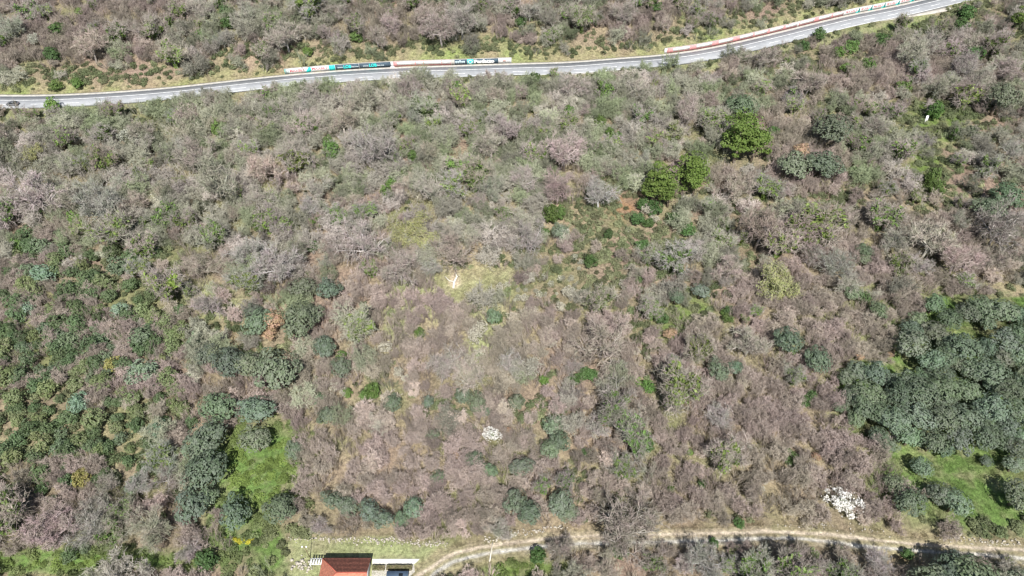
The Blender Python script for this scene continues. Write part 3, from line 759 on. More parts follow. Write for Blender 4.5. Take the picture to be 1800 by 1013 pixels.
for i in range(9):
    V, Q, lc = leafy(200 + i, R=2.7, H=1.9, lobes=14 + 3 * (i % 3), per=80, lobe_r=.82, leaf=.14, cz=4.1, ragged=.6, outw=.66, hollow=.28, spray=380)
    olive_v.append((leaf_mesh('olive_crown', V, Q, M_leaf), trunk_mb(i, 2.2, .24, lc[::5] * .8 + np.array((0, 0, .5))).mesh('olive_trunk', [M_darkwood]), 2.7, 4.2))
shrub_v = []
for i in range(6):
    V, Q, lc = leafy(300 + i, R=1.7, H=1.6, lobes=15 + i, per=48, lobe_r=.55, leaf=.12, cz=1.5, ragged=.5, outw=.55, spray=120)
    shrub_v.append((leaf_mesh('shrub_crown', V, Q, M_leaf), None, 1.7, 1.6))
pine_v = []
for i in range(3):
    V, Q, lc = leafy(400 + i, R=3.4, H=4.2, lobes=22, per=95, lobe_r=1.05, leaf=.17, cz=5.6, squash=.5, ragged=.85, outw=.5, hollow=.12, spray=200)
    pine_v.append((leaf_mesh('pine_crown', V, Q, M_leaf), trunk_mb(40 + i, 4.5, .3, lc[::6] * .85 + np.array((0, 0, .5))).mesh('pine_trunk', [M_darkwood]), 3.4, 5.8))
loose_v = []
for i in range(3):   # loose crowns for budding and brown-leaved oaks
    r_ = np.random.default_rng(60 + i)
    wood, V, Q, info = bare_tree(130 + i, trunk_h=2.4, limbs=6, twigs=5)
    P5 = info[3]
    Vb, Qb = leaves(r_, np.repeat(P5, 2, 0)[::2] + r_.normal(size=P5.shape) * .1, .12, out=unit(P5 - np.array((0, 0, 3))), outw=.5)
    loose_v.append(dict(wood=wood.mesh('oak_wood', [M_wood]), twig=mesh_np('oak_twigs', V, Q, mats=[M_twig]), bud=leaf_mesh('oak_leaves', Vb, Qb, M_leaf),
                        flower=leaf_mesh('flowers', Vb, Qb, M_blossom), R=float(np.percentile(np.hypot(P5[:, 0], P5[:, 1]), 96)), H=float(P5[:, 2].mean())))

THINGS = []     # (object, noun, photo x, photo y, radius, colour word)
def root_at(name, px, py, rpx, R, H, squash=1.0):
    """stand a plant so that its crown covers the given place in the photo"""
    D = float(cast(px, py, T, 2.0)[3]); sc = rpx * D / 1200.0 / R
    hc = H * sc * squash
    x, y, z, D = cast(px, py, T, hc)
    x, y = float(x), float(y)
    while abs(float(SD(x, y))) < HW + 1.6: y -= .6      # nothing grows on the road
    return (x, y, float(T(x, y))), sc
def place_parts(name, px, py, rpx, R, H, parts, tint, noun, cat, group, colourword='', squash=1.0, merge=False):
    loc, sc = root_at(name, px, py, rpx, R, H, squash)
    rot = random.uniform(0, 6.28); el = random.uniform(.84, 1.2); s3 = (sc * el, sc / el * random.uniform(.95, 1.05), sc * squash * random.uniform(.95, 1.08))
    if len(parts) == 1:
        o = ob(name, parts[0][1], loc=loc, rz_=rot, sc=s3); o.color = (*tint, 1)
    else:
        o = ob(name, None, loc=loc, rz_=rot, sc=s3)
        for pn, pm, pc in parts:
            c = ob(pn, pm, parent=o); c.color = (*(pc if pc is not None else tint), 1)
    tagd(o, None, cat, group)
    THINGS.append((o, noun, px, py, rpx, colourword))
    return o
def jit(c, a=.1):
    k_ = 1 + random.uniform(-a, a); return tuple(max(0, v * k_ * (1 + random.uniform(-a * .4, a * .4))) for v in c)

_rg = random.Random(3)
GAPS = [(1600, 652, 30, 14), (1745, 583, 52, 13), (1700, 835, 75, 26), (1730, 660, 14, 18), (1500, 745, 14, 40), (1590, 815, 24, 14), (1730, 880, 26, 40), (1560, 800, 14, 12), (1640, 915, 200, 22), (1560, 620, 34, 22)]
for _ in range(400):
    gx_, gy_ = _rg.uniform(1490, 1830), _rg.uniform(535, 890)
    if not in_poly(gx_, gy_, GROVE) or any(float(blob(gx_, gy_, *g_)) > .22 for g_ in GAPS): continue
    if gy_ > 790: continue
    if min(math.hypot(gx_ - a_[0], gy_ - a_[1]) for a_ in OLIVES if a_[0] > 1400) < 23: continue
    OLIVES.append((gx_, gy_, _rg.uniform(14, 19)))
for px, py, r in OLIVES:
    cm, tm, R, H = random.choice(olive_v)
    place_parts('olive_tree', px, py, r * (random.uniform(.98, 1.12) if in_poly(px, py, GROVE) else random.uniform(.86, 1.0) if (py > 690 and 560 < px < 1040) else random.uniform(1.02, 1.22)), R, H, [('crown', cm, None), ('trunk', tm, None)], jit((.195, .23, .165), .2), 'grey-green olive-like tree', 'tree', 'grey-green evergreen trees', '', .95)
for px, py, r in PINES:
    cm, tm, R, H = random.choice(pine_v)
    place_parts('pine_tree', px, py, r, R, H, [('crown', cm, None), ('trunk', tm, None)], jit((.17, .23, .06), .06), 'lime green pine', 'tree', 'lime green pines')
for px, py, r in DARK_SHRUBS:
    cm, _, R, H = random.choice(shrub_v)
    place_parts('evergreen_shrub', px, py, r, R, H, [('crown', cm, None)], jit((.10, .165, .06), .15), 'deep green rounded shrub', 'shrub', 'deep green shrubs')
for px, py, r in BRIGHT_SHRUBS:
    cm, _, R, H = random.choice(shrub_v)
    place_parts('leafy_shrub', px, py, r * 1.05, R, H, [('crown', cm, None)], jit((.155, .235, .07), .2), 'bright yellowish green shrub', 'shrub', 'bright green shrubs', '', 1.55 if 156 < py < 440 else 1.0)
for _ in range(900):
    lx_, ly_ = _rg.uniform(-5, 335), _rg.uniform(410, 860)
    if float(blob(lx_, ly_, 130, 620, 190, 210)) * 1.15 < _rg.random() or len(LEFT) > 190: continue
    if min(math.hypot(lx_ - a_[0], ly_ - a_[1]) - .55 * a_[2] for a_ in LEFT) < 8: continue
    if min(math.hypot(lx_ - a_[0], ly_ - a_[1]) for a_ in OLIVES) < 34 or math.hypot(lx_ - 290, ly_ - 500) < 50: continue
    LEFT.append((lx_, ly_, _rg.uniform(8, 15), _rg.choice('bgggydy')))
for px, py, r, c in LEFT:
    cm, _, R, H = random.choice(shrub_v)
    place_parts('round_shrub', px, py, r * 1.15, R, H, [('crown', cm, None)], jit(LCOL[c][0]), LCOL[c][1] + ' round shrub', 'shrub', 'round evergreen shrubs on the left slope', '', 1.1)
def bare_tint(px, py):
    # pinker twigs in the middle and lower right, greyer and greener lichen top and left
    g = np.clip(.5 + .5 * math.sin(px * .013 + 1.3) * math.cos(py * .011), 0, 1)
    m = np.array((1.03, .97, .97)) * (1 - g) + np.array((.98, 1.0, .93)) * g
    return jit(tuple(m * .98), .15)
for px, py, r in IVY_TREES:
    v = random.choice(bare_v); tnt = bare_tint(px, py)
    place_parts('ivy_clad_tree', px, py, r, v['R'], v['H'], [('trunk', v['wood'], None), ('twigs', v['twig'], None), ('ivy', v['ivy'], jit((1.15, 1.15, 1.1), .2))], tnt, 'bare tree wrapped in green ivy', 'tree', 'bare trees wrapped in ivy')
for px, py, r in BIG_BARE:
    v = random.choice(bare_v); tnt = bare_tint(px, py)
    parts = [('trunk', v['wood'], None), ('twigs', v['twig'], None)]
    if (px, py) in ((625, 570), (1195, 675), (1445, 385), (290, 500)): parts.append(('ivy', v['ivy'], (1.4, 1.3, 1.2)))
    place_parts('bare_tree', px, py, r, v['R'], v['H'], parts, tnt, 'broad bare tree with pale limbs', 'tree', 'broad bare trees')
for px, py, r in OAK_YG:
    v = random.choice(loose_v)
    place_parts('budding_oak', px, py, r, v['R'], v['H'], [('trunk', v['wood'], (1, 1, .9)), ('twigs', v['twig'], (1, 1, .85)), ('leaves', v['bud'], None)], jit((.44, .42, .20), .06), 'straw coloured budding oak', 'tree', 'straw coloured oaks')
for px, py, r in BROWN_OAK:
    cm, tm, R, H = random.choice(olive_v)
    place_parts('brown_oak', px, py, r, R, H, [('trunk', tm, (1, 1, .9)), ('leaves', cm, None)], jit((.50, .33, .235), .06), 'small oak with dry orange-brown leaves', 'tree', 'oaks with dry brown leaves')
fl_v = []
for i in range(4):
    V, Q, lc = leafy(700 + i, R=1.7, H=1.5, lobes=13, per=60, lobe_r=.55, leaf=.10, cz=1.8, ragged=.65, outw=.3, hollow=.12, spray=150)
    fl_v.append((leaf_mesh('flowers', V, Q, M_blossom), trunk_mb(70 + i, .9, .12, lc[::2] * .9).mesh('flowering_trunk', [M_wood]), 1.75, 1.8))
V, Q, lc = leafy(750, R=3.0, H=1.2, lobes=22, per=60, lobe_r=.6, leaf=.11, cz=1.8, ragged=.8, outw=.35, hollow=.05, spray=80)
wide_fl = (leaf_mesh('flowers', V, Q, M_blossom), trunk_mb(76, .9, .14, lc * .9).mesh('flowering_trunk', [M_wood]), 2.5, 1.8)
for px, py, r, c in BLOSSOM:
    if True:
        fm, tm, R, H = random.choice(fl_v) if px != 1480 else wide_fl
        if c == 'cream' and 560 < py < 630: r *= 1.35
        tn = {'white': (.97, .96, .94), 'cream': (.66, .63, .53), 'grey': (.55, .56, .48)}[c]
        place_parts('flowering_tree', px, py, r, R, H, [('trunk', tm, (.7, .7, .6)), ('blossom', fm, None), ('leaves', random.choice(shrub_v)[0], (.15, .21, .06))][:3 if c == 'white' else 2], tn,
                {'white': 'small tree in bright white blossom', 'cream': 'cream flowering bush', 'grey': 'pale grey lichened bush'}[c], 'tree' if c == 'white' else 'shrub', 'flowering trees and bushes')
        if c == 'white':
            for ch in THINGS[-1][0].children_recursive:
                if ch.name.startswith('leaves'): ch.scale = (.5, .5, .75); ch.location = (.1, -.1, .25)
        continue
    v = random.choice(loose_v); tn = {'white': (1.0, 1.0, 1.0), 'cream': (.80, .76, .64), 'grey': (.62, .63, .56)}[c]
    place_parts('flowering_tree', px, py, r, v['R'], v['H'], [('trunk', v['wood'], (.6, .6, .5)), ('twigs', v['twig'], (.7, .75, .6)), ('blossom', v['flower'], None)], tn,
                {'white': 'small tree in bright white blossom', 'cream': 'cream flowering bush', 'grey': 'pale grey lichen-covered bush'}[c], 'tree' if c == 'white' else 'shrub', 'flowering trees and bushes')

# ---- more bare trees, wherever the wood has them and none of the above stands
taken = np.array([(t[2], t[3], t[4]) for t in THINGS])
soft = np.array([(t[2], t[3], t[4]) for t in THINGS if 'bare' not in t[1] and 'ivy' not in t[1] and 'round' not in t[1]])
WOOD = [(200, 20, 210, 70, 1), (620, 40, 300, 60, 1), (1050, 30, 250, 40, .8), (250, 280, 260, 110, 1), (620, 230, 330, 90, 1), (1050, 220, 260, 80, 1), (1400, 250, 120, 110, .8), (1600, 130, 200, 80, .9), (1700, 330, 130, 110, .9),
        (600, 370, 200, 90, .9), (360, 440, 110, 70, .9), (1250, 400, 120, 100, .8), (1400, 420, 120, 100, .9), (1560, 470, 120, 70, .7), (1330, 600, 150, 80, .5), (1100, 640, 160, 90, .6), (150, 880, 180, 70, .8), (330, 920, 70, 60, .5),
        (1100, 900, 120, 60, .5), (1300, 980, 200, 30, .6), (280, 780, 60, 60, .5), (700, 470, 80, 60, .5), (1500, 990, 140, 20, .5), (850, 330, 120, 80, .9), (740, 610, 90, 60, .4), (620, 640, 60, 60, .3)]
NO_TREE = [(840, 480, 60, 60), (450, 820, 80, 70), (700, 560, 50, 50)]
count = 0; tries = 0; fill = []
while count < 215 and tries < 9000:
    tries += 1
    px, py = random.uniform(-10, 1810), random.uniform(-6, 1010)
    w = max(float(blob(px, py, a, b, c, d)) * e for a, b, c, d, e in WOOD)
    w -= max(float(blob(px, py, *q)) for q in NO_TREE) * 1.2
    if random.random() > w * 1.1: continue
    if in_poly(px, py, GROVE) or in_poly(px, py, LAWN): continue
    r = random.uniform(17, 44) * (0.85 + .3 * py / 1000)
    if py < 240: r *= .85
    d = np.hypot(taken[:, 0] - px, taken[:, 1] - py)
    if (d < .55 * (taken[:, 2] + r)).any(): continue
    if (np.hypot(soft[:, 0] - px, (soft[:, 1] + 4 - py)) < soft[:, 2] + r * .92).any(): continue
    x, y, z, D = cast(px, py, T, 4.0)
    sd = float(SD(x, y))
    if abs(sd) < HW + 5.5 or (0 < sd < HW + 9): continue
    if float(track_dist(x, y)) < 5.5: continue
    taken = np.vstack([taken, (px, py, r)]); fill.append((px, py, r)); count += 1
for px, py, r in fill:
    v = random.choice(bare_v); tnt = bare_tint(px, py)
    iv = random.random() < .5
    parts = [('trunk', v['wood'], None), ('twigs', v['twig'], None)]
    if iv: parts.append(('ivy', v['ivy'], jit((1.0, 1.0, 1.0), .25)))
    place_parts('bare_tree', px, py, r, v['R'], v['H'], parts, tnt, 'small bare tree with some ivy' if iv else 'small bare grey-brown tree', 'tree', 'small bare trees of the wood')

# ------------------------------------------------------------------ thicket, scrub, grass: scattered over the ground
def scatter():
    r = np.random.default_rng(5)
    n = 42000
    # even over the ground the photo sees, a little beyond its edges
    y = r.uniform(36, 330, n * 3); x = r.uniform(-290, 290, n * 3)
    z = T(x, y); px, py, D = project(x, y, z)
    ok = (px > -130) & (px < 1930) & (py > -130) & (py < 1100)
    x, y, z, px, py, D = (a[ok] for a in (x, y, z, px, py, D))
    sd = SD(x, y); td2 = track_dist(x, y)
    road = (sd > -HW - 1.3) & (sd < HW + 2.6)
    lay = (sd < 0) & (sd > -HW - 5) & (px > 1535) & (px < 1660)
    ok = ~(road | lay) & (td2 > 2.0)
    x, y, z, px, py, D, sd, td2 = (a[ok] for a in (x, y, z, px, py, D, sd, td2))
    return r, x, y, z, px, py, D, sd, td2
r_, sx, sy, sz, spx, spy, sD, ssd, std_ = scatter()
lawn_m = in_poly(spx, spy, LAWN); grove_m = in_poly(spx, spy, GROVE)
def B(*L_):
    w = np.zeros(len(spx))
    for cx, cy, a, b, e in L_: w = np.maximum(w, blob(spx, spy, cx, cy, a, b) * e)
    return w
w_mauve = .55 + B((150, 600, 180, 120, .35), (740, 850, 230, 90, 1), (1300, 780, 270, 130, 1.1), (1400, 600, 200, 100, .9), (780, 620, 110, 70, .8), (150, 40, 190, 60, .8), (680, 60, 90, 40, .8), (1130, 40, 80, 30, .6), (1600, 440, 160, 90, .7), (1300, 985, 260, 25, 1),
            (90, 890, 120, 60, .8), (1600, 130, 130, 60, .7), (650, 480, 90, 50, .6), (1180, 730, 150, 70, .8), (920, 870, 90, 60, .8), (1400, 300, 100, 60, .8), (340, 760, 40, 60, .3), (820, 300, 90, 50, .5), (1000, 620, 90, 60, .6), (560, 690, 60, 60, .5))
w_grey = .5 + B((250, 300, 260, 110, .9), (620, 230, 330, 90, .9), (1050, 220, 260, 80, .9), (560, 60, 400, 40, .5), (450, 430, 160, 60, .7), (1250, 420, 160, 90, .5), (1600, 250, 150, 80, .5), (850, 380, 130, 90, .7))
w_green = .37 + B((140, 560, 220, 180, .20), (1650, 260, 140, 130, .35), (600, 200, 500, 70, .12), (120, 140, 260, 22, .9), (740, 92, 230, 22, .9), (1400, 45, 180, 30, .8), (1590, 60, 110, 30, .9), (1640, 220, 70, 60, .8), (1640, 310, 40, 60, .9), (1200, 570, 70, 60, .6), (1080, 430, 170, 90, .55),
            (450, 820, 80, 70, 1.2), (150, 990, 260, 22, 1.2), (920, 1003, 90, 20, 1.1), (460, 960, 60, 40, 1), (1750, 920, 90, 25, .9), (160, 760, 180, 90, .5), (1500, 110, 80, 30, .6), (1180, 940, 120, 16, .6), (380, 550, 60, 40, .4), (1100, 860, 160, 50, .35), (240, 220, 160, 40, .35), (1000, 150, 90, 20, .5), (1440, 330, 160, 90, .3)) + .12 * (spx < 1750)
w_heath = .03 + B((1080, 400, 130, 60, .85), (960, 510, 90, 50, .95), (1010, 470, 80, 60, .8), (1180, 460, 60, 40, .5), (860, 590, 40, 40, .5), (1080, 500, 60, 30, .6))
w_none = B((800, 500, 60, 42, 1.15), (850, 480, 45, 40, .8), (515, 430, 26, 12, 1.3), (730, 520, 50, 40, .7), (450, 820, 70, 60, .2), (1045, 730, 35, 25, .6), (860, 600, 40, 50, .4)) + .16
nz = lambda a, b, s1, s2: .8 * a(sx, sy, s1) + .5 * b(sx, sy, s2)
sc_ = np.stack([w_mauve + .30 * nz(N1, N2, 14, 4), w_grey + .30 * nz(N3, N4, 16, 5), w_green + .32 * nz(N5, N6, 13, 4.2), w_heath + .25 * nz(N2, N5, 11, 3), w_none + .30 * nz(N6, N1, 12, 3.5)], 0) + r_.normal(size=(5, len(spx))) * .10
kind = sc_.argmax(0)
bank = (ssd > HW + 2) & (ssd < HW + 10 + 3 * N1(sx, sy, 15))
kind[bank & (kind < 2)] = 2
kind[bank & (ssd < HW + 4.5) & (r_.uniform(size=len(spx)) < .6)] = 4
kind[bank & (r_.uniform(size=len(spx)) < .10)] = 4
kind[bank & (r_.uniform(size=len(spx)) < .22)] = 1
low = (ssd < 0) & (ssd > -HW - 3.5)
kind[low & (r_.uniform(size=len(spx)) < .35)] = 4
kind[low & (kind < 2) & (r_.uniform(size=len(spx)) < .7)] = 2
meadow = blob(spx, spy, 455, 825, 75, 75) > .45
kind[meadow] = 2
kind[lawn_m] = 4; kind[grove_m] = 4
kind[(std_ < 3.6) & (kind < 4)] = 4
# thin out to the wanted density per kind
dens = {0: .24, 1: .085, 2: .34, 3: .34, 4: .5}
area = (294 * 580.0) / (42000 * 3)
keep = r_.uniform(size=len(spx)) < np.array([dens[k_] * area for k_ in range(5)])[kind]
# never in the middle of an individual evergreen crown (keeps its outline clean)
for o, noun, px, py, rp, cw in THINGS:
    if 'bare' in noun or 'ivy' in noun: continue
    x0, y0, z0 = o.location
    if 'blossom' in noun or 'pine' in noun or 'lime' in noun or 'flower' in noun or 'orange' in noun or 'deep' in noun or 'bright' in noun: keep &= (sx - x0) ** 2 + (sy - y0 + 1.2) ** 2 > (rp * 150 / 1200 * 1.1 + .6) ** 2
    keep &= (sx - x0) ** 2 + (sy - y0) ** 2 > (rp * 150 / 1200 * .75) ** 2
def sub(m):
    m = m & keep; return np.stack([sx, sy, sz], 1)[m], spx[m], spy[m]
def rots(n, tilt=.12): return np.stack([r_.normal(size=n) * tilt, r_.normal(size=n) * tilt, r_.uniform(0, 6.28, n)], 1)
def sizes(n, a, b, zr=(.85, 1.2)):
    s = r_.uniform(a, b, n); return np.stack([s, s, s * r_.uniform(*zr, n)], 1)
def tints(base, P, var=.10, hue=None, hv=.5):
    k_ = 1 + r_.normal(size=len(P)) * var
    t = np.asarray(base)[None] * k_[:, None]
    if hue is not None:
        h = np.clip(.5 + hv * N3(P[:, 0], P[:, 1], 10) + .4 * N5(P[:, 0], P[:, 1], 3) + r_.normal(size=len(P)) * .15, 0, 1)[:, None]
        t = t * (1 - h) + np.asarray(hue)[None] * k_[:, None] * h
    return np.clip(t, .01, .9)
big = np.array([(o.location.x, o.location.y, rp * 150 / 1200.) for o, noun, px, py, rp, cw in THINGS if 'bare' in noun])
for bx, by, br in big:
    inside = (sx - bx) ** 2 + (sy - by) ** 2 < (br * .95) ** 2
    keep &= ~(inside & (kind < 2) & (r_.uniform(size=len(sx)) < .85))
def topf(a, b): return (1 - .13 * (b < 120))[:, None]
P, a, b = sub(kind == 0); n = len(P); 
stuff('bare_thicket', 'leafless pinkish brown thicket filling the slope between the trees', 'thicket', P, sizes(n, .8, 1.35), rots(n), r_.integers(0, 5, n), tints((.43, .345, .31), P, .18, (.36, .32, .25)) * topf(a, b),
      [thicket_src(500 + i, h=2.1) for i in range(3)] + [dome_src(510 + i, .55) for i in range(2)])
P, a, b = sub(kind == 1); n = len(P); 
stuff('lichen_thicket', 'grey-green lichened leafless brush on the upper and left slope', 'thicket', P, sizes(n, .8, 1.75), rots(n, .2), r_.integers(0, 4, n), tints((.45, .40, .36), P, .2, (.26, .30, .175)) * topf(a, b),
      [thicket_src(520, h=2.0, stems=9, r0=1.3, upright=.6, lw=1.4)] + [dome_src(521 + i, .62) for i in range(3)])
P, a, b = sub(kind == 2); n = len(P); 
mead = np.clip(blob(a, b, 455, 825, 90, 90) * 1.4 + blob(a, b, 150, 990, 300, 22) + blob(a, b, 920, 1003, 90, 20), 0, 1)[:, None]
tg = tints((.145, .18, .085), P, .22, (.235, .245, .135)) * (1 - mead) + tints((.17, .235, .06), P, .15) * mead
sz3 = sizes(n, .55, 1.3, (.7, 1.2)); sz3[:, 2] *= (1 - .55 * mead[:, 0])
stuff('green_scrub', 'low green bramble and broom scrub in patches', 'scrub', P, sz3, rots(n), r_.integers(0, 5, n), tg, [scrub_src(540 + i) for i in range(5)])
P, a, b = sub(kind == 3); n = len(P); 
whit = r_.uniform(size=n) < .3
th = tints((.24, .25, .13), P, .15, (.30, .29, .17)); th[whit] = tints((.50, .49, .38), P[whit], .12)
stuff('heath_scrub', 'olive and cream flowering heath bushes right of the clearing', 'scrub', P, sizes(n, .5, 1.1, (.9, 1.4)), rots(n), r_.integers(0, 4, n), th, [scrub_src(560 + i, R=1.0, H=1.0, leaf=.09, n=9, per=34, outw=.35) for i in range(4)])
# grass: dry and green tufts on all the open patches
m = (kind == 4) & (r_.uniform(size=len(spx)) < .9)
P = np.stack([sx, sy, sz], 1)[m]; a, b = spx[m], spy[m]; n = len(P); 
cv = cover(P[:, 0], P[:, 1], P[:, 2]) * (1 + r_.normal(size=(n, 1)) * .12)
stuff('grass_tufts', 'short dry and green grass on the open patches and verges', 'grass', P, sizes(n, .6, 1.2, (.6, 1.3)) * np.where(lawn_m[m], .6, 1)[:, None], rots(n), r_.integers(0, 3, n), np.clip(cv * 1.05, .02, .8), [grass_src(580 + i) for i in range(3)])
# ------------------------------------------------------------------ more materials for built things
M_white = simple('white_paint', (.86, .85, .82), .6, .05, 2)
M_plaster = simple('white_plaster', (.74, .74, .72), .85, .06, 1.5)
M_pinkp = simple('faded_red_paint', (.72, .33, .32), .8, .2, 1.5)
M_pinkb = simple('weathered_red_plinth', (.50, .25, .21), .9, .3, 1.2)
M_turq = simple('turquoise_paint', (.05, .74, .68), .6, .10, 1.5)
M_navy = simple('dark_slate_paint', (.075, .115, .15), .7, .25, 1.2)
M_redl = simple('red_lettering', (.60, .12, .14), .7, .2, 2)
M_paleblue = simple('pale_lettering', (.62, .74, .76), .7, .1, 2)
M_steel = simple('galvanised_steel', (.55, .57, .58), .4, .1, 3, .5, .4)
M_tile = simple('terracotta_tiles', (.50, .195, .125), .8, .28, 2.2, bump=.2)
M_ridge = simple('ridge_tiles', (.42, .11, .075), .8, .15, 2)
M_slate = simple('blue_grey_sheet_roof', (.16, .225, .31), .5, .10, .8, .4)
M_dark = simple('dark_glass', (.02, .025, .03), .15, .05, 2, .6)
M_black = simple('black_rubber', (.02, .02, .02), .8, .1, 3)
M_path = simple('white_paving', (.74, .71, .64), .85, .08, 1.2)
M_stone = simple('limestone', (.46, .42, .35), .9, .25, 1.5, bump=.5)
M_brownpole = simple('brown_painted_pole', (.20, .13, .085), .6, .1, 3)
M_palewood = simple('pale_bleached_wood', (.72, .68, .58), .8, .15, 3)
M_silver = simple('silver_car_paint', (.20, .21, .22), .3, .03, 2, .6, .3)
M_lampred = simple('red_lamp_glass', (.35, .02, .02), .3, .05, 2, .6)
M_gravel = simple('yard_gravel', (.50, .47, .41), .95, .25, 2.5)

# ------------------------------------------------------------------ retaining walls painted with advertisements
def wall_point(s, off, z):
    s = np.asarray(s, float)
    x = np.interp(s, RS, RC[:, 0]) + np.interp(s, RS, RN[:, 0]) * off
    y = np.interp(s, RS, RC[:, 1]) + np.interp(s, RS, RN[:, 1]) * off
    return np.stack([x, y, np.interp(s, RS, rz) + z], -1)
WOFF = HW + 1.22
ws = np.arange(RSs[0], RSs[-1], .5)
wpx = project(*wall_point(ws, WOFF, 1.0).T)[0]
def sw(px): return float(np.interp(px, wpx, ws))
def wall_slab(s0, s1, z0, z1, o0, o1, step=1.5, slant0=0.0, slant1=0.0):
    n = max(2, int((s1 - s0) / step) + 1); t = np.linspace(0, 1, n)
    A = []
    for o in (o0, o1):
        for z, sl0, sl1 in ((z0, 0, 0), (z1, slant0, slant1)):
            A.append(wall_point((s0 + sl0) + t * ((s1 + sl1) - (s0 + sl0)), o, z))
    V = np.concatenate(A); f = lambda r_, i: r_ * n + i
    Q = []
    for i in range(n - 1):
        Q += [(f(0, i), f(0, i + 1), f(1, i + 1), f(1, i)), (f(3, i), f(3, i + 1), f(2, i + 1), f(2, i)), (f(1, i), f(1, i + 1), f(3, i + 1), f(3, i)), (f(2, i), f(2, i + 1), f(0, i + 1), f(0, i))]
    Q += [(f(0, 0), f(1, 0), f(3, 0), f(2, 0)), (f(2, n - 1), f(3, n - 1), f(1, n - 1), f(0, n - 1))]
    return V, Q
def text_tris(txt, bold=.02):
    cu = bpy.data.curves.new('lettering', 'FONT'); cu.body = txt; cu.resolution_u = 3; cu.offset = bold
    o = bpy.data.objects.new('lettering', cu); COL.objects.link(o)
    bpy.context.view_layer.update()
    dg = bpy.context.evaluated_depsgraph_get(); m = o.evaluated_get(dg).to_mesh()
    m.calc_loop_triangles()
    V = np.array([v.co[:] for v in m.vertices]); F = [tuple(t.vertices) for t in m.loop_triangles]
    o.evaluated_get(dg).to_mesh_clear(); bpy.data.objects.remove(o); bpy.data.curves.remove(cu)
    V[:, :2] -= V[:, :2].min(0); V[:, :2] /= V[:, :2].max(0)
    return V, F
def wall_text(txt, s0, s1, z0, z1, mat, parent, off=WOFF - .075, bold=.02, name='lettering'):
    V, F = text_tris(txt, bold)
    P = wall_point(s0 + V[:, 0] * (s1 - s0), off, z0 + V[:, 1] * (z1 - z0))
    return ob(name, mesh_np(name, P, None, F, [mat]), parent=parent)
def make_wall(label, px0, px1, group=None):
    s0, s1 = sw(px0), sw(px1)
    root = ob('advert_wall', None); tagd(root, label, 'wall')
    V, Q = wall_slab(s0, s1, -.4, WALL_H, WOFF, WOFF + .38)
    ob('wall_body', mesh_np('wall_body', V, Q, mats=[M_plaster]), parent=root)
    V, Q = wall_slab(s0 - .1, s1 + .1, WALL_H + .003, WALL_H + .10, WOFF - .06, WOFF + .44)
    ob('coping', mesh_np('coping', V, Q, mats=[M_conc]), parent=root)
    return root
def panel(root, px0, px1, mat, z0=.1, z1=WALL_H - .05, name='painted_panel', sl=(0, 0), o=.05, parent=None):
    V, Q = wall_slab(sw(px0), sw(px1), z0, z1, WOFF - o, WOFF - .002, slant0=sl[0], slant1=sl[1])
    return ob(name, mesh_np(name, V, Q, mats=[mat]), parent=parent or root)
wl = make_wall('long retaining wall with turquoise, dark and pink painted adverts beside the main road', 501, 899)
p = panel(wl, 501, 537, M_white); wall_text('MAXBET', sw(510), sw(536), .75, 1.85, M_redl, p)
panel(wl, 500.5, 508, M_turq, name='turquoise_block')
panel(wl, 536.5, 545, M_turq, name='turquoise_block', sl=(1.6, 1.2))
p = panel(wl, 547, 578, M_white); wall_text('MAXBET', sw(549), sw(576), .95, 2.0, M_redl, p)
panel(wl, 578.5, 589, M_turq, name='turquoise_block')
p = panel(wl, 589.5, 631, M_navy)
wall_text('www.', sw(593), sw(603.5), .8, 1.3, M_paleblue, p); wall_text('LOB', sw(604), sw(617.5), .55, 2.0, M_turq, p, off=WOFF - .10, bold=.05); wall_text('bet.me', sw(618), sw(630), .8, 1.5, M_paleblue, p)
p = panel(wl, 631.5, 687, M_navy)
wall_text('www.', sw(638), sw(648.5), .8, 1.3, M_paleblue, p); wall_text('LOB', sw(649), sw(662.5), .55, 2.0, M_turq, p, off=WOFF - .10, bold=.05); wall_text('bet.me', sw(663), sw(675), .8, 1.5, M_paleblue, p)
panel(wl, 687.5, 691, M_white)
V, Q = wall_slab(sw(686), sw(693), -.1, .4, WOFF - .7, WOFF - .06)
ob('concrete_step', mesh_np('concrete_step', V, Q, mats=[M_white]), parent=wl)
p = panel(wl, 691.5, 793, M_pinkp)
for a_, b_ in ((698, 729), (731, 744), (745, 776), (777, 792)):
    q_ = panel(wl, a_, b_, M_white, .65, 2.1, name='worn_white_band', o=.08, parent=p)
panel(wl, 793.5, 798.5, M_conc)
p = panel(wl, 799, 821, M_navy)
for k_ in range(5):
    panel(wl, 800.5 + k_ * 3.5, 803 + k_ * 3.5, M_paleblue, .6, 1.6 + (.35 if k_ == 2 else 0), name='worn_letter', o=.08, parent=p)
p = panel(wl, 821.3, 832, M_turq, name='turquoise_block')
ring = MB()
for a_ in np.linspace(0, 2 * math.pi, 18)[:-1]:
    c_ = wall_point(sw(826.6) + .85 * math.cos(a_), WOFF - .09, 1.15 + .62 * math.sin(a_)); ring.box(c_, (.34, .05, .24), 0)
ob('ring_emblem', ring.mesh('ring_emblem', [M_white]), parent=p)
p = panel(wl, 832.3, 876, M_navy); wall_text('Perfetto', sw(833.5), sw(869), .45, 2.05, M_white, p, bold=.07)
p = panel(wl, 876.3, 896, M_white); panel(wl, 884, 889, M_pinkb, .8, 1.4, name='faint_mark', o=.08, parent=p)
wr = make_wall('retaining wall with pink and white stripes turning turquoise uphill at the top right', 1168, 1622)
panel(wr, 1168, 1172, M_white)
p = panel(wr, 1172.5, 1483, M_pinkp, .05)
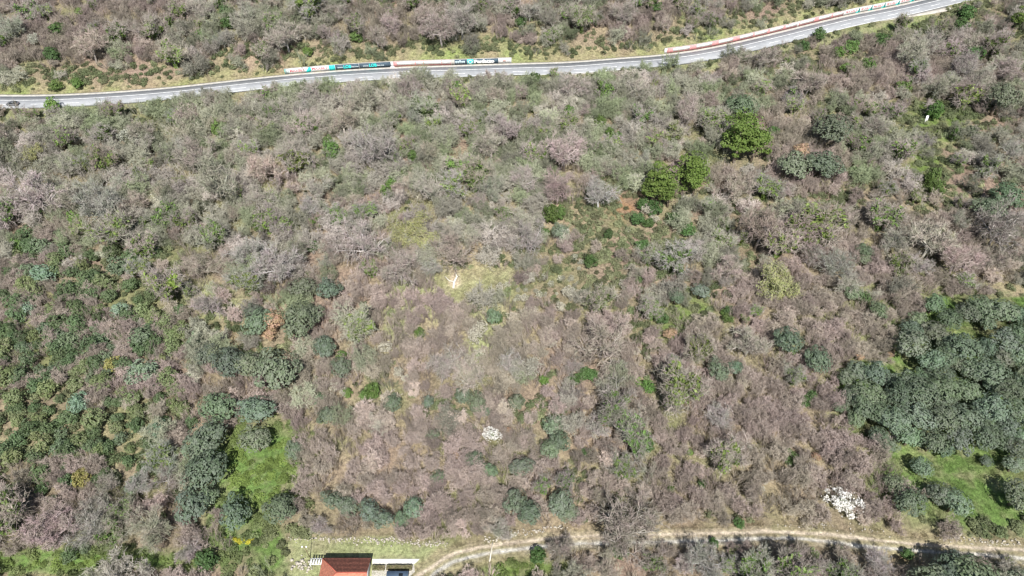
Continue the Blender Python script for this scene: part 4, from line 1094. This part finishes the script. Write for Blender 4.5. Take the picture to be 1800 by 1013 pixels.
for a_, b_ in ((1183, 1212), (1224, 1251), (1263, 1288), (1300, 1323), (1326, 1348), (1353, 1376), (1381, 1401), (1406, 1431), (1439, 1461), (1464, 1482)):
    panel(wr, a_, b_, M_white, .72, 2.12, name='worn_white_band', o=.08, parent=p)
panel(wr, 1401.5, 1404, M_white, .1, 2.3, o=.11)
pos_ = [(1484, 1509), (1511, 1531), (1533, 1554), (1556, 1579), (1581, 1604)]
for i, (a_, b_) in enumerate(pos_):
    p = panel(wr, a_, b_, M_white); wall_text('MAXBET', sw(a_ + 2.5), sw(b_ - 2.5), .95, 1.95, M_redl, p)
    panel(wr, b_ - 1.0, b_ + 3.0, M_turq, .12, 2.2, name='turquoise_wedge', sl=(.75, -.75), o=.09)
    panel(wr, b_ - 4.5, b_ + 5, M_turq, .1, .62, name='turquoise_foot', sl=(.9, -.9), o=.07)
panel(wr, 1609, 1622, M_navy)

# ------------------------------------------------------------------ guard rails
def guard_rail(px0, px1, label):
    s0, s1 = s_of_px(px0), s_of_px(px1); root = ob('guard_rail', None); tagd(root, label, 'guard rail')
    o_ = -HW - .55
    m = MB()
    for z0, z1 in ((.45, .60), (.66, .80)):
        V, Q = wall_slab(s0, s1, z0, z1, o_ + .03, o_ + .09, 2); m.add(V, Q)
    V, Q = wall_slab(s0, s1, .60, .66, o_ + .0, o_ + .05, 2); m.add(V, Q)
    ob('rail', m.mesh('rail', [M_steel]), parent=root)
    pm = MB(); pm.box((0, 0, .2), (.12, .10, 1.3)); pme = pm.mesh('post', [M_steel])
    for s in np.arange(s0 + .5, s1, 4.0):
        p_ = wall_point(s, o_ - .08, 0); ob('post', pme, parent=root, loc=tuple(p_))
guard_rail(60, 935, 'long steel guard rail on the lower side of the main road, left half')
guard_rail(1085, 1440, 'shorter steel guard rail below the pink and white wall')

# ------------------------------------------------------------------ the grey car at the left edge
def car(px, off, label):
    s = s_of_px(px); p = wall_point(s, off, .03); d = wall_point(s + 1, off, .03) - p; a = math.atan2(d[1], d[0])
    root = ob('parked_car' if False else 'car', None, loc=tuple(p), rz_=a); tagd(root, label, 'car')
    prof = [(-2.1, .35), (-2.12, .75), (-1.95, .92), (-1.1, .98), (1.3, 1.0), (1.95, .95), (2.12, .7), (2.1, .35)]
    top = [(-1.15, .98), (-.45, 1.45), (.85, 1.47), (1.75, .99)]
    def ext(P, w0, w1, mat, name):
        n = len(P); V = [(x, -w0 if z < 1.2 else -w1, z) for x, z in P] + [(x, w0 if z < 1.2 else w1, z) for x, z in P]
        Q = [(i, (i + 1) % n, n + (i + 1) % n, n + i) for i in range(n)]
        bm = bpy.data.meshes.new(name); bm.from_pydata(V, [], Q + [tuple(range(n))[::-1], tuple(range(n, 2 * n))]); bm.materials.append(mat); bm.update()
        return ob(name, bm, parent=root)
    ext(prof, .88, .88, M_silver, 'body'); ext(top, .80, .62, M_dark, 'windows')
    m = MB(); m.box((.2, 0, 1.475), (1.28, 1.22, .04)); ob('roof', m.mesh('roof', [M_silver]), parent=root)
    for x in (-1.3, 1.3):
        for y in (-.82, .82):
            m = MB(); m.tube([(x, y - .1, .33), (x, y + .1, .33)], .33, 14); w = ob('wheel', m.mesh('wheel', [M_black]), parent=root)
            m = MB(); m.tube([(x, y + (.09 if y > 0 else -.13), .33), (x, y + (.13 if y > 0 else -.09), .33)], .19, 10); ob('rim', m.mesh('rim', [M_steel]), parent=w)
    for y in (-.62, .62):
        m = MB(); m.box((-2.12, y, .74), (.06, .34, .14)); ob('headlight', m.mesh('headlight', [M_white]), parent=root)
        m = MB(); m.box((2.12, y, .78), (.05, .3, .14)); ob('tail_light', m.mesh('tail_light', [M_lampred]), parent=root)
car(28, -1.9, 'small dark grey car on the main road at the left edge, half behind bare branches')

# ------------------------------------------------------------------ house and yard at the bottom
def at(px, py, h=0.0):
    x, y, z, D = cast(px, py, T, h); return float(x), float(y)
xNE, yN = at(652, 981.5, 3.0); xNW, _ = at(567.5, 981.5, 3.0)
xRW, yR = at(591.4, 1005.5, 4.85); xRE = xNE
yR = yN - 3.7; yS = yN - 7.4; hE, hR = 3.0, 4.85
house = ob('house', None, loc=((xNW + xNE) / 2, yR, 0)); tagd(house, 'white house with a terracotta hipped roof at the bottom edge beside the lawn', 'house')
hx, hy = house.location.x, house.location.y
def hob(name, me, parent=None): 
    o = ob(name, me, parent=parent or house)
    return o
W = MB(); o_ = .38
W.box(((xNW + xNE) / 2 - hx, 0, hE / 2 - .1), (xNE - xNW - 2 * o_, yN - yS - 2 * o_, hE + .1))
# gable triangle on the east side
gx = xNE - o_ - hx; gy = (yN - yS) / 2 - o_
W.add([(gx, -gy, hE - .06), (gx, gy, hE - .06), (gx, 0, hR - .28), (gx - .3, -gy, hE - .06), (gx - .3, gy, hE - .06), (gx - .3, 0, hR - .28)], [(0, 1, 4, 3)], [(0, 1, 2), (5, 4, 3)])
hob('wall', W.mesh('wall', [M_plaster]))
def slope(A, Bq, C, D, rows, name):
    """stepped tile courses: A-B is the eave line, D-C the ridge line; every course is a thin tilted plate"""
    A, Bq, C, D = (np.array(v, float) for v in (A, Bq, C, D)); m = MB(); nrm = np.cross(Bq - A, D - A); nrm /= np.linalg.norm(nrm)
    if nrm[2] < 0: nrm = -nrm
    for i in range(rows):
        t0, t1 = i / rows, (i + 1.12) / rows; t1 = min(t1, 1)
        l0, r0 = A + (D - A) * t0, Bq + (C - Bq) * t0; l1, r1 = A + (D - A) * t1, Bq + (C - Bq) * t1
        lift = nrm * .13
        # slightly scalloped front edge: pan tiles
        k_ = max(4, int(np.linalg.norm(r0 - l0) / .30)); 
        tt = np.linspace(0, 1, k_ * 2 + 1)[:, None]; wav = np.where(np.arange(k_ * 2 + 1) % 2 == 0, 0, .045)[:, None] * nrm
        F = l0 + (r0 - l0) * tt + lift + wav; Bk = l1 + (r1 - l1) * tt + wav * .6 + nrm * .01; Fb = l0 + (r0 - l0) * tt
        n = len(F); V = np.concatenate([F, Bk, Fb])
        m.add(V, [(j, j + 1, n + j + 1, n + j) for j in range(n - 1)] + [(2 * n + j, 2 * n + j + 1, j + 1, j) for j in range(n - 1)])
    base = MB(); base.add([A, Bq, C, D], [(0, 1, 2, 3)])
    o = hob(name, m.mesh(name, [M_tile])); b_ = base.mesh('underlay', [M_ridge]); ob('underlay', b_, parent=o)
    return o
L_ = lambda x, y, z: (x - hx, y - hy, z)
slope(L_(xNW, yN, hE), L_(xNE, yN, hE), L_(xRE, yR, hR), L_(xRW, yR, hR), 11, 'roof_slope')
slope(L_(xNW, yS, hE), L_(xNE, yS, hE), L_(xRE, yR, hR), L_(xRW, yR, hR), 11, 'roof_slope')
slope(L_(xNW, yN, hE), L_(xNW, yS, hE), L_(xRW, yR - .01, hR), L_(xRW, yR + .01, hR), 11, 'roof_slope')
m = MB()
m.tube([L_(xRW, yR, hR + .06), L_(xRE + .02, yR, hR + .06)], .13, 6)
ob('ridge_cap', m.mesh('ridge_cap', [M_ridge]), parent=house)
for yy in (yN, yS):
    m = MB(); m.tube([L_(xNW - .02, yy, hE + .06), L_(xRW, yR, hR + .06)], .12, 6); ob('hip_cap', m.mesh('hip_cap', [M_ridge]), parent=house)
m = MB()
for y_ in (yN, yS): m.tube([L_(xNW, y_ + (.07 if y_ == yN else -.07), hE - .02), L_(xNE, y_ + (.07 if y_ == yN else -.07), hE - .02)], .07, 5)
ob('rain_gutter', m.mesh('rain_gutter', [M_ridge]), parent=house)
for fx in (-2.6, 1.2):
    m = MB(); m.box((fx, (yN - hy) - o_ + .01, 1.7), (1.2, .06, 1.1)); w = ob('window', m.mesh('window', [M_white]), parent=house)
    m = MB(); m.box((fx, (yN - hy) - o_ + .05, 1.7), (1.0, .03, .9)); ob('pane', m.mesh('pane', [M_dark]), parent=w)

# lean-to with white rafters on the left of the house
x0, y0 = at(546, 981, 2.3); x1, y1 = at(566, 993, 2.3)
lt = ob('pergola', None, loc=((x0 + x1) / 2, (y0 + y1) / 2, 0)); tagd(lt, 'small white slatted pergola against the left side of the house', 'pergola')
wx, wy = x1 - x0, y0 - y1
for sx_ in (-1, 1):
    for sy_ in (-1, 1):
        m = MB(); m.box((sx_ * (wx / 2 - .08), sy_ * (wy / 2 - .08), 1.1), (.1, .1, 2.2)); ob('post', m.mesh('post', [M_white]), parent=lt)
for k_ in range(5):
    m = MB(); m.box((-wx / 2 + .22 + k_ * (wx - .44) / 4, 0, 2.28), (.34, wy, .05)); ob('slat', m.mesh('slat', [M_white]), parent=lt)
m = MB(); m.box((0, wy / 2 - .05, 2.2), (wx, .08, .1)); m.box((0, -wy / 2 + .05, 2.2), (wx, .08, .1)); ob('beam', m.mesh('beam', [M_white]), parent=lt)

# paved walk, yard, shed, hedges
def slab_px(name, P, z, mat, thick=.12):
    pts = [at(px, py) for px, py in P]; n = len(pts); m = MB()
    V = [(x, y, z) for x, y in pts] + [(x, y, z - thick) for x, y in pts]
    me = bpy.data.meshes.new(name); me.from_pydata(V, [], [tuple(range(n)), tuple(range(2 * n - 1, n - 1, -1))] + [((i + 1) % n, i, n + i, n + (i + 1) % n) for i in range(n)])
    me.materials.append(mat); me.update(); return ob(name, me, kind='structure')
slab_px('yard', [(655, 992.6), (728, 992.6), (733, 1045), (650, 1045)], .03, M_gravel)
slab_px('paved_walk', [(654.5, 983), (738, 983), (733, 988), (728, 992), (654.5, 992)], .10, M_path)
def hedge(px0, px1, py, h, label, seed):
    x0_, y0_ = at(px0, py); x1_, _ = at(px1, py); r = np.random.default_rng(seed); w = .95
    n = int((x1_ - x0_) * 900)
    C = np.stack([r.uniform(x0_, x1_, n), y0_ + r.uniform(-w / 2, w / 2, n), r.uniform(.1, h, n) ** 1.0], 1)
    C[::2, 2] = h * r.uniform(.82, 1.08, len(C[::2]))
    V, Q = leaves(r, C - (x0_, y0_, 0), .07, outw=.2, out=unit(r.normal(size=C.shape) + (0, 0, .6)))
    root = ob('hedge', None, loc=(x0_, y0_, 0)); tagd(root, label, 'hedge')
    c = ob('foliage', leaf_mesh('hedge_leaves', V, Q, M_leaf), parent=root); c.color = (.30, .26, .16, 1)
    m = MB()
    for s_ in np.arange(.3, x1_ - x0_, .55): m.tube([(s_, 0, 0), (s_ + .05, .05, h * .8)], .03, 4)
    ob('stems', m.mesh('stems', [M_darkwood]), parent=root)
hedge(655.5, 677, 1000, .85, 'short clipped brown-green hedge next to the house gable', 1)
hedge(680, 725, 1000, .95, 'longer clipped brown-green hedge behind the blue-grey shed roof', 2)
sx0, sy0 = at(680, 1004, 2.5); sx1, _ = at(718, 1004, 2.5)
shed = ob('shed', None, loc=((sx0 + sx1) / 2, sy0 - 1.9, 0)); tagd(shed, 'low building with a flat blue-grey roof and a dark hatch right of the house', 'shed')
ww = sx1 - sx0
m = MB(); m.box((0, 0, 1.15), (ww - .4, 3.5, 2.3)); ob('wall', m.mesh('wall', [M_plaster]), parent=shed)
m = MB(); m.box((0, 0, 2.40), (ww, 3.8, .16)); rf = ob('roof', m.mesh('roof', [M_slate]), parent=shed)
m = MB()
for k_ in range(7): m.box((-ww / 2 + .35 + k_ * (ww - .7) / 6, 0, 2.50), (.05, 3.7, .04))
ob('seams', m.mesh('seams', [M_slate]), parent=rf)
m = MB(); m.box((.75, .9, 2.54), (.85, .95, .12)); ob('hatch', m.mesh('hatch', [M_dark]), parent=rf)
m = MB(); m.box((-.9, -1.77, 1.0), (.9, .05, 2.0)); ob('door', m.mesh('door', [M_palewood]), parent=shed)

# lamp with two heads
lx, ly = at(545.5, 981)
lamp = ob('yard_lamp', None, loc=(lx, ly, 0)); tagd(lamp, 'tall thin brown yard lamp with two white heads left of the house', 'lamp')
m = MB(); m.tube([(0, 0, -.2), (0, 0, 3), (0, 0, 6.0)], [.09, .07, .05], 7); ob('pole', m.mesh('pole', [M_brownpole]), parent=lamp)
m = MB(); m.tube([(-.42, 0, 6.02), (0, 0, 5.9), (.42, 0, 6.02)], .035, 5); ob('arm', m.mesh('arm', [M_brownpole]), parent=lamp)
for sx_ in (-.45, .45):
    m = MB(); m.tube([(sx_, 0, 5.92), (sx_, 0, 6.0), (sx_, 0, 6.16), (sx_, 0, 6.2)], [.1, .2, .18, .05], 10); ob('lamp_head', m.mesh('lamp_head', [M_white]), parent=lamp)
bx_, by_ = at(861, 987)
pl = ob('pole', None, loc=(bx_, by_, 0)); tagd(pl, 'pale bleached wooden pole lying across the dirt track', 'pole')
ex_, ey_ = at(866, 955); ex_ -= bx_; ey_ -= by_; ez_ = float(T(ex_ + bx_, ey_ + by_)) + .28 - float(T(bx_, by_))
m = MB(); m.tube([(0, 0, .25), (ex_ / 2, ey_ / 2, ez_ / 2 + .16), (ex_, ey_, ez_)], [.15, .13, .09], 8); ob('shaft', m.mesh('shaft', [M_palewood]), parent=pl)
m = MB(); m.tube([(-.12, 0, -.2), (-.12, .02, .45)], .12, 6); ob('stub', m.mesh('stub', [M_palewood]), parent=pl)

# ------------------------------------------------------------------ stones
def stone_mesh(seed):
    r = np.random.default_rng(seed); m = MB()
    t = (1 + 5 ** .5) / 2
    V = np.array([(-1, t, 0), (1, t, 0), (-1, -t, 0), (1, -t, 0), (0, -1, t), (0, 1, t), (0, -1, -t), (0, 1, -t), (t, 0, -1), (t, 0, 1), (-t, 0, -1), (-t, 0, 1)], float) / 1.9
    V *= r.uniform(.7, 1.2, (12, 1)); V *= (1, r.uniform(.7, 1), r.uniform(.5, .8))
    F = [(0, 11, 5), (0, 5, 1), (0, 1, 7), (0, 7, 10), (0, 10, 11), (1, 5, 9), (5, 11, 4), (11, 10, 2), (10, 7, 6), (7, 1, 8), (3, 9, 4), (3, 4, 2), (3, 2, 6), (3, 6, 8), (3, 8, 9), (4, 9, 5), (2, 4, 11), (6, 2, 10), (8, 6, 7), (9, 8, 1)]
    return V, F
SV = [stone_mesh(i) for i in range(6)]
def rubble(P, n, spread, label, cat='wall', smin=.1, smax=.32, name='rubble_wall'):
    P = np.array(P, float); t = np.sort(rng.uniform(0, len(P) - 1, n))
    px = np.interp(t, range(len(P)), P[:, 0]); py = np.interp(t, range(len(P)), P[:, 1])
    x, y, _, _ = cast(px, py, T); x = x + rng.normal(size=n) * spread; y = y + rng.normal(size=n) * spread; z = T(x, y)
    VV, FF, off = [], [], 0; c0 = np.array((x.mean(), y.mean(), float(z.mean())))
    for i in range(n):
        V, F = SV[rng.integers(6)]; s = rng.uniform(smin, smax); a = rng.uniform(0, 6.28); ca, sa = math.cos(a), math.sin(a)
        R_ = np.array(((ca, -sa, 0), (sa, ca, 0), (0, 0, 1)))
        VV.append(V @ R_.T * s + (x[i], y[i], z[i] + s * rng.uniform(.1, .9)) - c0); FF.append(np.array(F) + off); off += len(V)
    root = ob(name, None, loc=tuple(c0)); tagd(root, label, cat)
    c = ob('stones', mesh_np('stones', np.concatenate(VV), None, np.concatenate(FF), [M_stone]), parent=root); c['kind'] = 'stuff'
rubble([(512, 944), (560, 946), (600, 949), (650, 950), (700, 951), (740, 955), (790, 959)], 240, .45, 'tumbled white dry stone wall along the upper edge of the lawn')
rubble([(850, 951), (880, 947), (905, 940), (930, 936), (965, 930), (1000, 926)], 110, .4, 'tumbled pale stone wall above the dirt track, right of the lawn')
rubble([(1655, 945), (1690, 947), (1730, 952), (1790, 958)], 110, .5, 'line of white stones above the right end of the dirt track')
rubble([(1350, 924), (1420, 921), (1500, 932), (1560, 939)], 40, .7, 'scattered pale stones on the bank above the track', 'stones', .1, .3, 'loose_stones')
rubble([(1555, 766), (1580, 770)], 50, .7, 'heap of white stones in the grass at the edge of the grove', 'stones', .15, .4, 'stone_heap')
rubble([(497, 436), (533, 428)], 30, 1.0, 'patch of pale broken stone on the bare ledge left of centre', 'stones', .2, .6, 'stone_patch')
rubble([(308, 687), (316, 684)], 14, .4, 'small bright white stone heap on the left green slope', 'stones', .3, .6, 'stone_heap')
rubble([(520, 995), (530, 988), (545, 1003)], 40, .7, 'grey rockery stones on the grass left of the house', 'rockery', .2, .5, 'rockery')
rubble([(942, 141), (960, 146), (985, 148), (1005, 145)], 60, .8, 'white rubble spilled below the main road', 'stones', .25, .7, 'stone_heap')
rubble([(1290, 1000), (1290, 1001)], 3, .2, 'few stones under the trees at the bottom edge', 'stones', .2, .3, 'stone_heap')
# white slab in the scrub
wx_, wy_ = at(1628, 213, .8)
m = MB(); m.box((0, 0, 1.0), (1.25, .3, 2.6), top=.85); m.box((.35, -.18, 1.1), (.12, .1, 2.1)); m.box((-.3, -.18, .9), (.1, .1, 1.6))
o = ob('slab', m.mesh('slab', [M_white]), loc=(wx_, wy_, float(T(wx_, wy_)) + .5)); o.rotation_euler = (-.35, .22, .3)
tagd(o, 'white upright slab leaning in the green scrub at the upper right', 'slab')
# the white forked dead trunk in the clearing
def path3(P, H): return [np.array((*at(px, py, h), float(T(*at(px, py, h))) + h)) for (px, py), h in zip(P, H)]
dt = ob('dead_trunk', None); tagd(dt, 'bleached white forked dead trunk lying in the central clearing', 'dead tree')
m = MB(); m.tube(path3([(797, 507), (798, 497), (803, 487), (801, 479)], [.2, .5, .8, 1.1]), [.34, .38, .30, .12], 7); ob('stem', m.mesh('stem', [M_palewood]), parent=dt)
m = MB(); m.tube(path3([(798, 495), (790, 494), (782, 486)], [.5, .8, 1.2]), [.2, .16, .10], 6); ob('branch', m.mesh('branch', [M_palewood]), parent=dt)
m = MB(); m.tube(path3([(803, 488), (806, 484)], [.8, 1.1]), [.15, .05], 5); ob('branch', m.mesh('branch', [M_palewood]), parent=dt)
# yellow flowering plants left of the lawn
for px, py, r in ((412, 949, 5), (420, 952, 5), (428, 950, 5), (436, 953, 5), (444, 950, 4), (392, 945, 4)):
    cm, _, R, H = random.choice(shrub_v)
    place_parts('flowering_shrub', px, py, r, R, H, [('crown', cm, None)], (.55, .50, .06), 'small yellow flowering bush', 'shrub', 'yellow flowering bushes left of the lawn', '', .7)

# ------------------------------------------------------------------ labels: what each plant is and what it stands by
LM = [(600, 985, 'the red-roofed house'), (800, 492, 'the white forked dead trunk'), (865, 765, 'the central white tree'), (1482, 878, 'the brightest white tree'),
      (1312, 238, 'the upper pine group'), (1192, 315, 'the lower pines'), (478, 568, 'the brown-leaved oak at left'), (625, 570, 'the round ivy-hearted tree'), (1424, 285, 'the twin dark green trees'),
      (520, 118, 'the painted wall start'), (890, 110, 'the dark advert panel'), (1170, 85, 'the pink wall start'), (1560, 15, 'the turquoise wall panels'),
      (450, 830, 'the bramble meadow'), (1600, 655, 'the grove gap'), (1760, 640, 'the grove lane'), (1690, 800, 'the grove clearing'), (1105, 925, 'the bare tree over the track'), (722, 395, 'the left straw oak'),
      (1362, 490, 'the right straw oak'), (1178, 585, 'the orange-brown oak'), (28, 182, 'the grey car'), (1628, 211, 'the white slab'), (1590, 148, 'the brightest lime bush'),
      (312, 685, 'the white stone heap'), (515, 432, 'the pale stone patch'), (232, 240, 'the pale grey bush'), (138, 708, 'the ball-shaped shrub'), (70, 432, 'the green slope top'), (145, 840, 'the ochre shrub'),
      (150, 985, 'the bottom left meadow'), (1445, 390, 'the huge ivied tree'), (960, 520, 'the heath bushes'), (1700, 965, 'the track end'), (10, 330, 'the left edge'), (1795, 400, 'the right edge'), (1060, 600, 'the wide silvery tree'),
      (395, 30, 'the top left ivy'), (912, 48, 'the top middle shrub'), (1270, 975, 'the shaded track'), (1250, 650, 'the dark evergreen pair'), (60, 570, 'the green slope middle'), (250, 600, 'the olive-green shrub band')]
HAND = {(865, 765): 'small round tree in full white blossom alone in brown thicket', (1312, 228): 'broadest lime green pine, upper right of the slope', (625, 570): 'large round bare tree with a green ivy heart, centre left',
        (480, 562): 'oak with orange-brown dry leaves squeezed between grey-green trees', (722, 395): 'wide straw yellow budding oak above the clearing', (1362, 490): 'tall straw yellow budding oak right of centre',
        (1105, 925): 'large dark bare tree spreading over the dirt track', (1588, 152): 'brightest lime yellow bush below the uphill road', (1060, 600): 'wide silvery bare tree with tangled limbs below centre',
        (1445, 385): 'huge bare tree with ivied limbs on the right', (1465, 222): 'dark blue-green tree, biggest one above the twin trees', (1397, 287): 'left one of the twin dark blue-green trees', (1451, 285): 'right one of the twin dark blue-green trees',
        (1178, 585): 'small orange-brown oak beside a green bush, right of centre', (1410, 262): 'dry pinkish-brown oak just above the twin trees', (232, 240): 'pale grey-white lichened bush in the left wood', (335, 885): 'leafy mid green tree below the bramble meadow',
        (1630, 75): 'tall white-limbed bare tree below the road at right', (138, 708): 'ball-shaped pale grey-green shrub on the left slope', (290, 500): 'round bare grey tree at the edge of the green slope'}
ORD = ['nearest', 'second nearest', 'third nearest', 'fourth nearest', 'fifth nearest', 'sixth nearest', 'seventh nearest', 'eighth nearest', 'ninth nearest', 'tenth nearest', 'eleventh nearest', 'twelfth nearest', 'thirteenth nearest', 'fourteenth nearest']
def direction(dx, dy):
    if math.hypot(dx, dy) < 6: return 'at'
    a = math.degrees(math.atan2(-dy, dx)) % 360
    return ['right of', 'above right of', 'above', 'above left of', 'left of', 'below left of', 'below', 'below right of'][int((a + 22.5) // 45) % 8]
buckets = {}
for t in THINGS:
    o, noun, px, py, r, cw = t
    if (px, py) in HAND: o['label'] = HAND[(px, py)]; continue
    d, i = min((math.hypot(px - a, (py - b) * 1.2), i) for i, (a, b, _) in enumerate(LM))
    dr = direction(px - LM[i][0], py - LM[i][1])
    buckets.setdefault((noun, i, dr), []).append((math.hypot(px - LM[i][0], py - LM[i][1]), r, o))
for (noun, i, dr), L in buckets.items():
    L.sort(key=lambda q: q[0])
    for k_, (d, r, o) in enumerate(L):
        if len(L) == 1: o['label'] = '%s %s %s' % (noun, dr, LM[i][2])
        else: o['label'] = '%s, %s %s %s' % (noun, ORD[min(k_, 13)], dr, LM[i][2])
bpy.context.view_layer.update()

_seen = {}
for t in THINGS:
    _seen.setdefault(t[0]['label'], []).append(t)
for lab, L in _seen.items():
    if len(L) > 1:
        for t in L: print('DUP', lab, len(lab.split()))
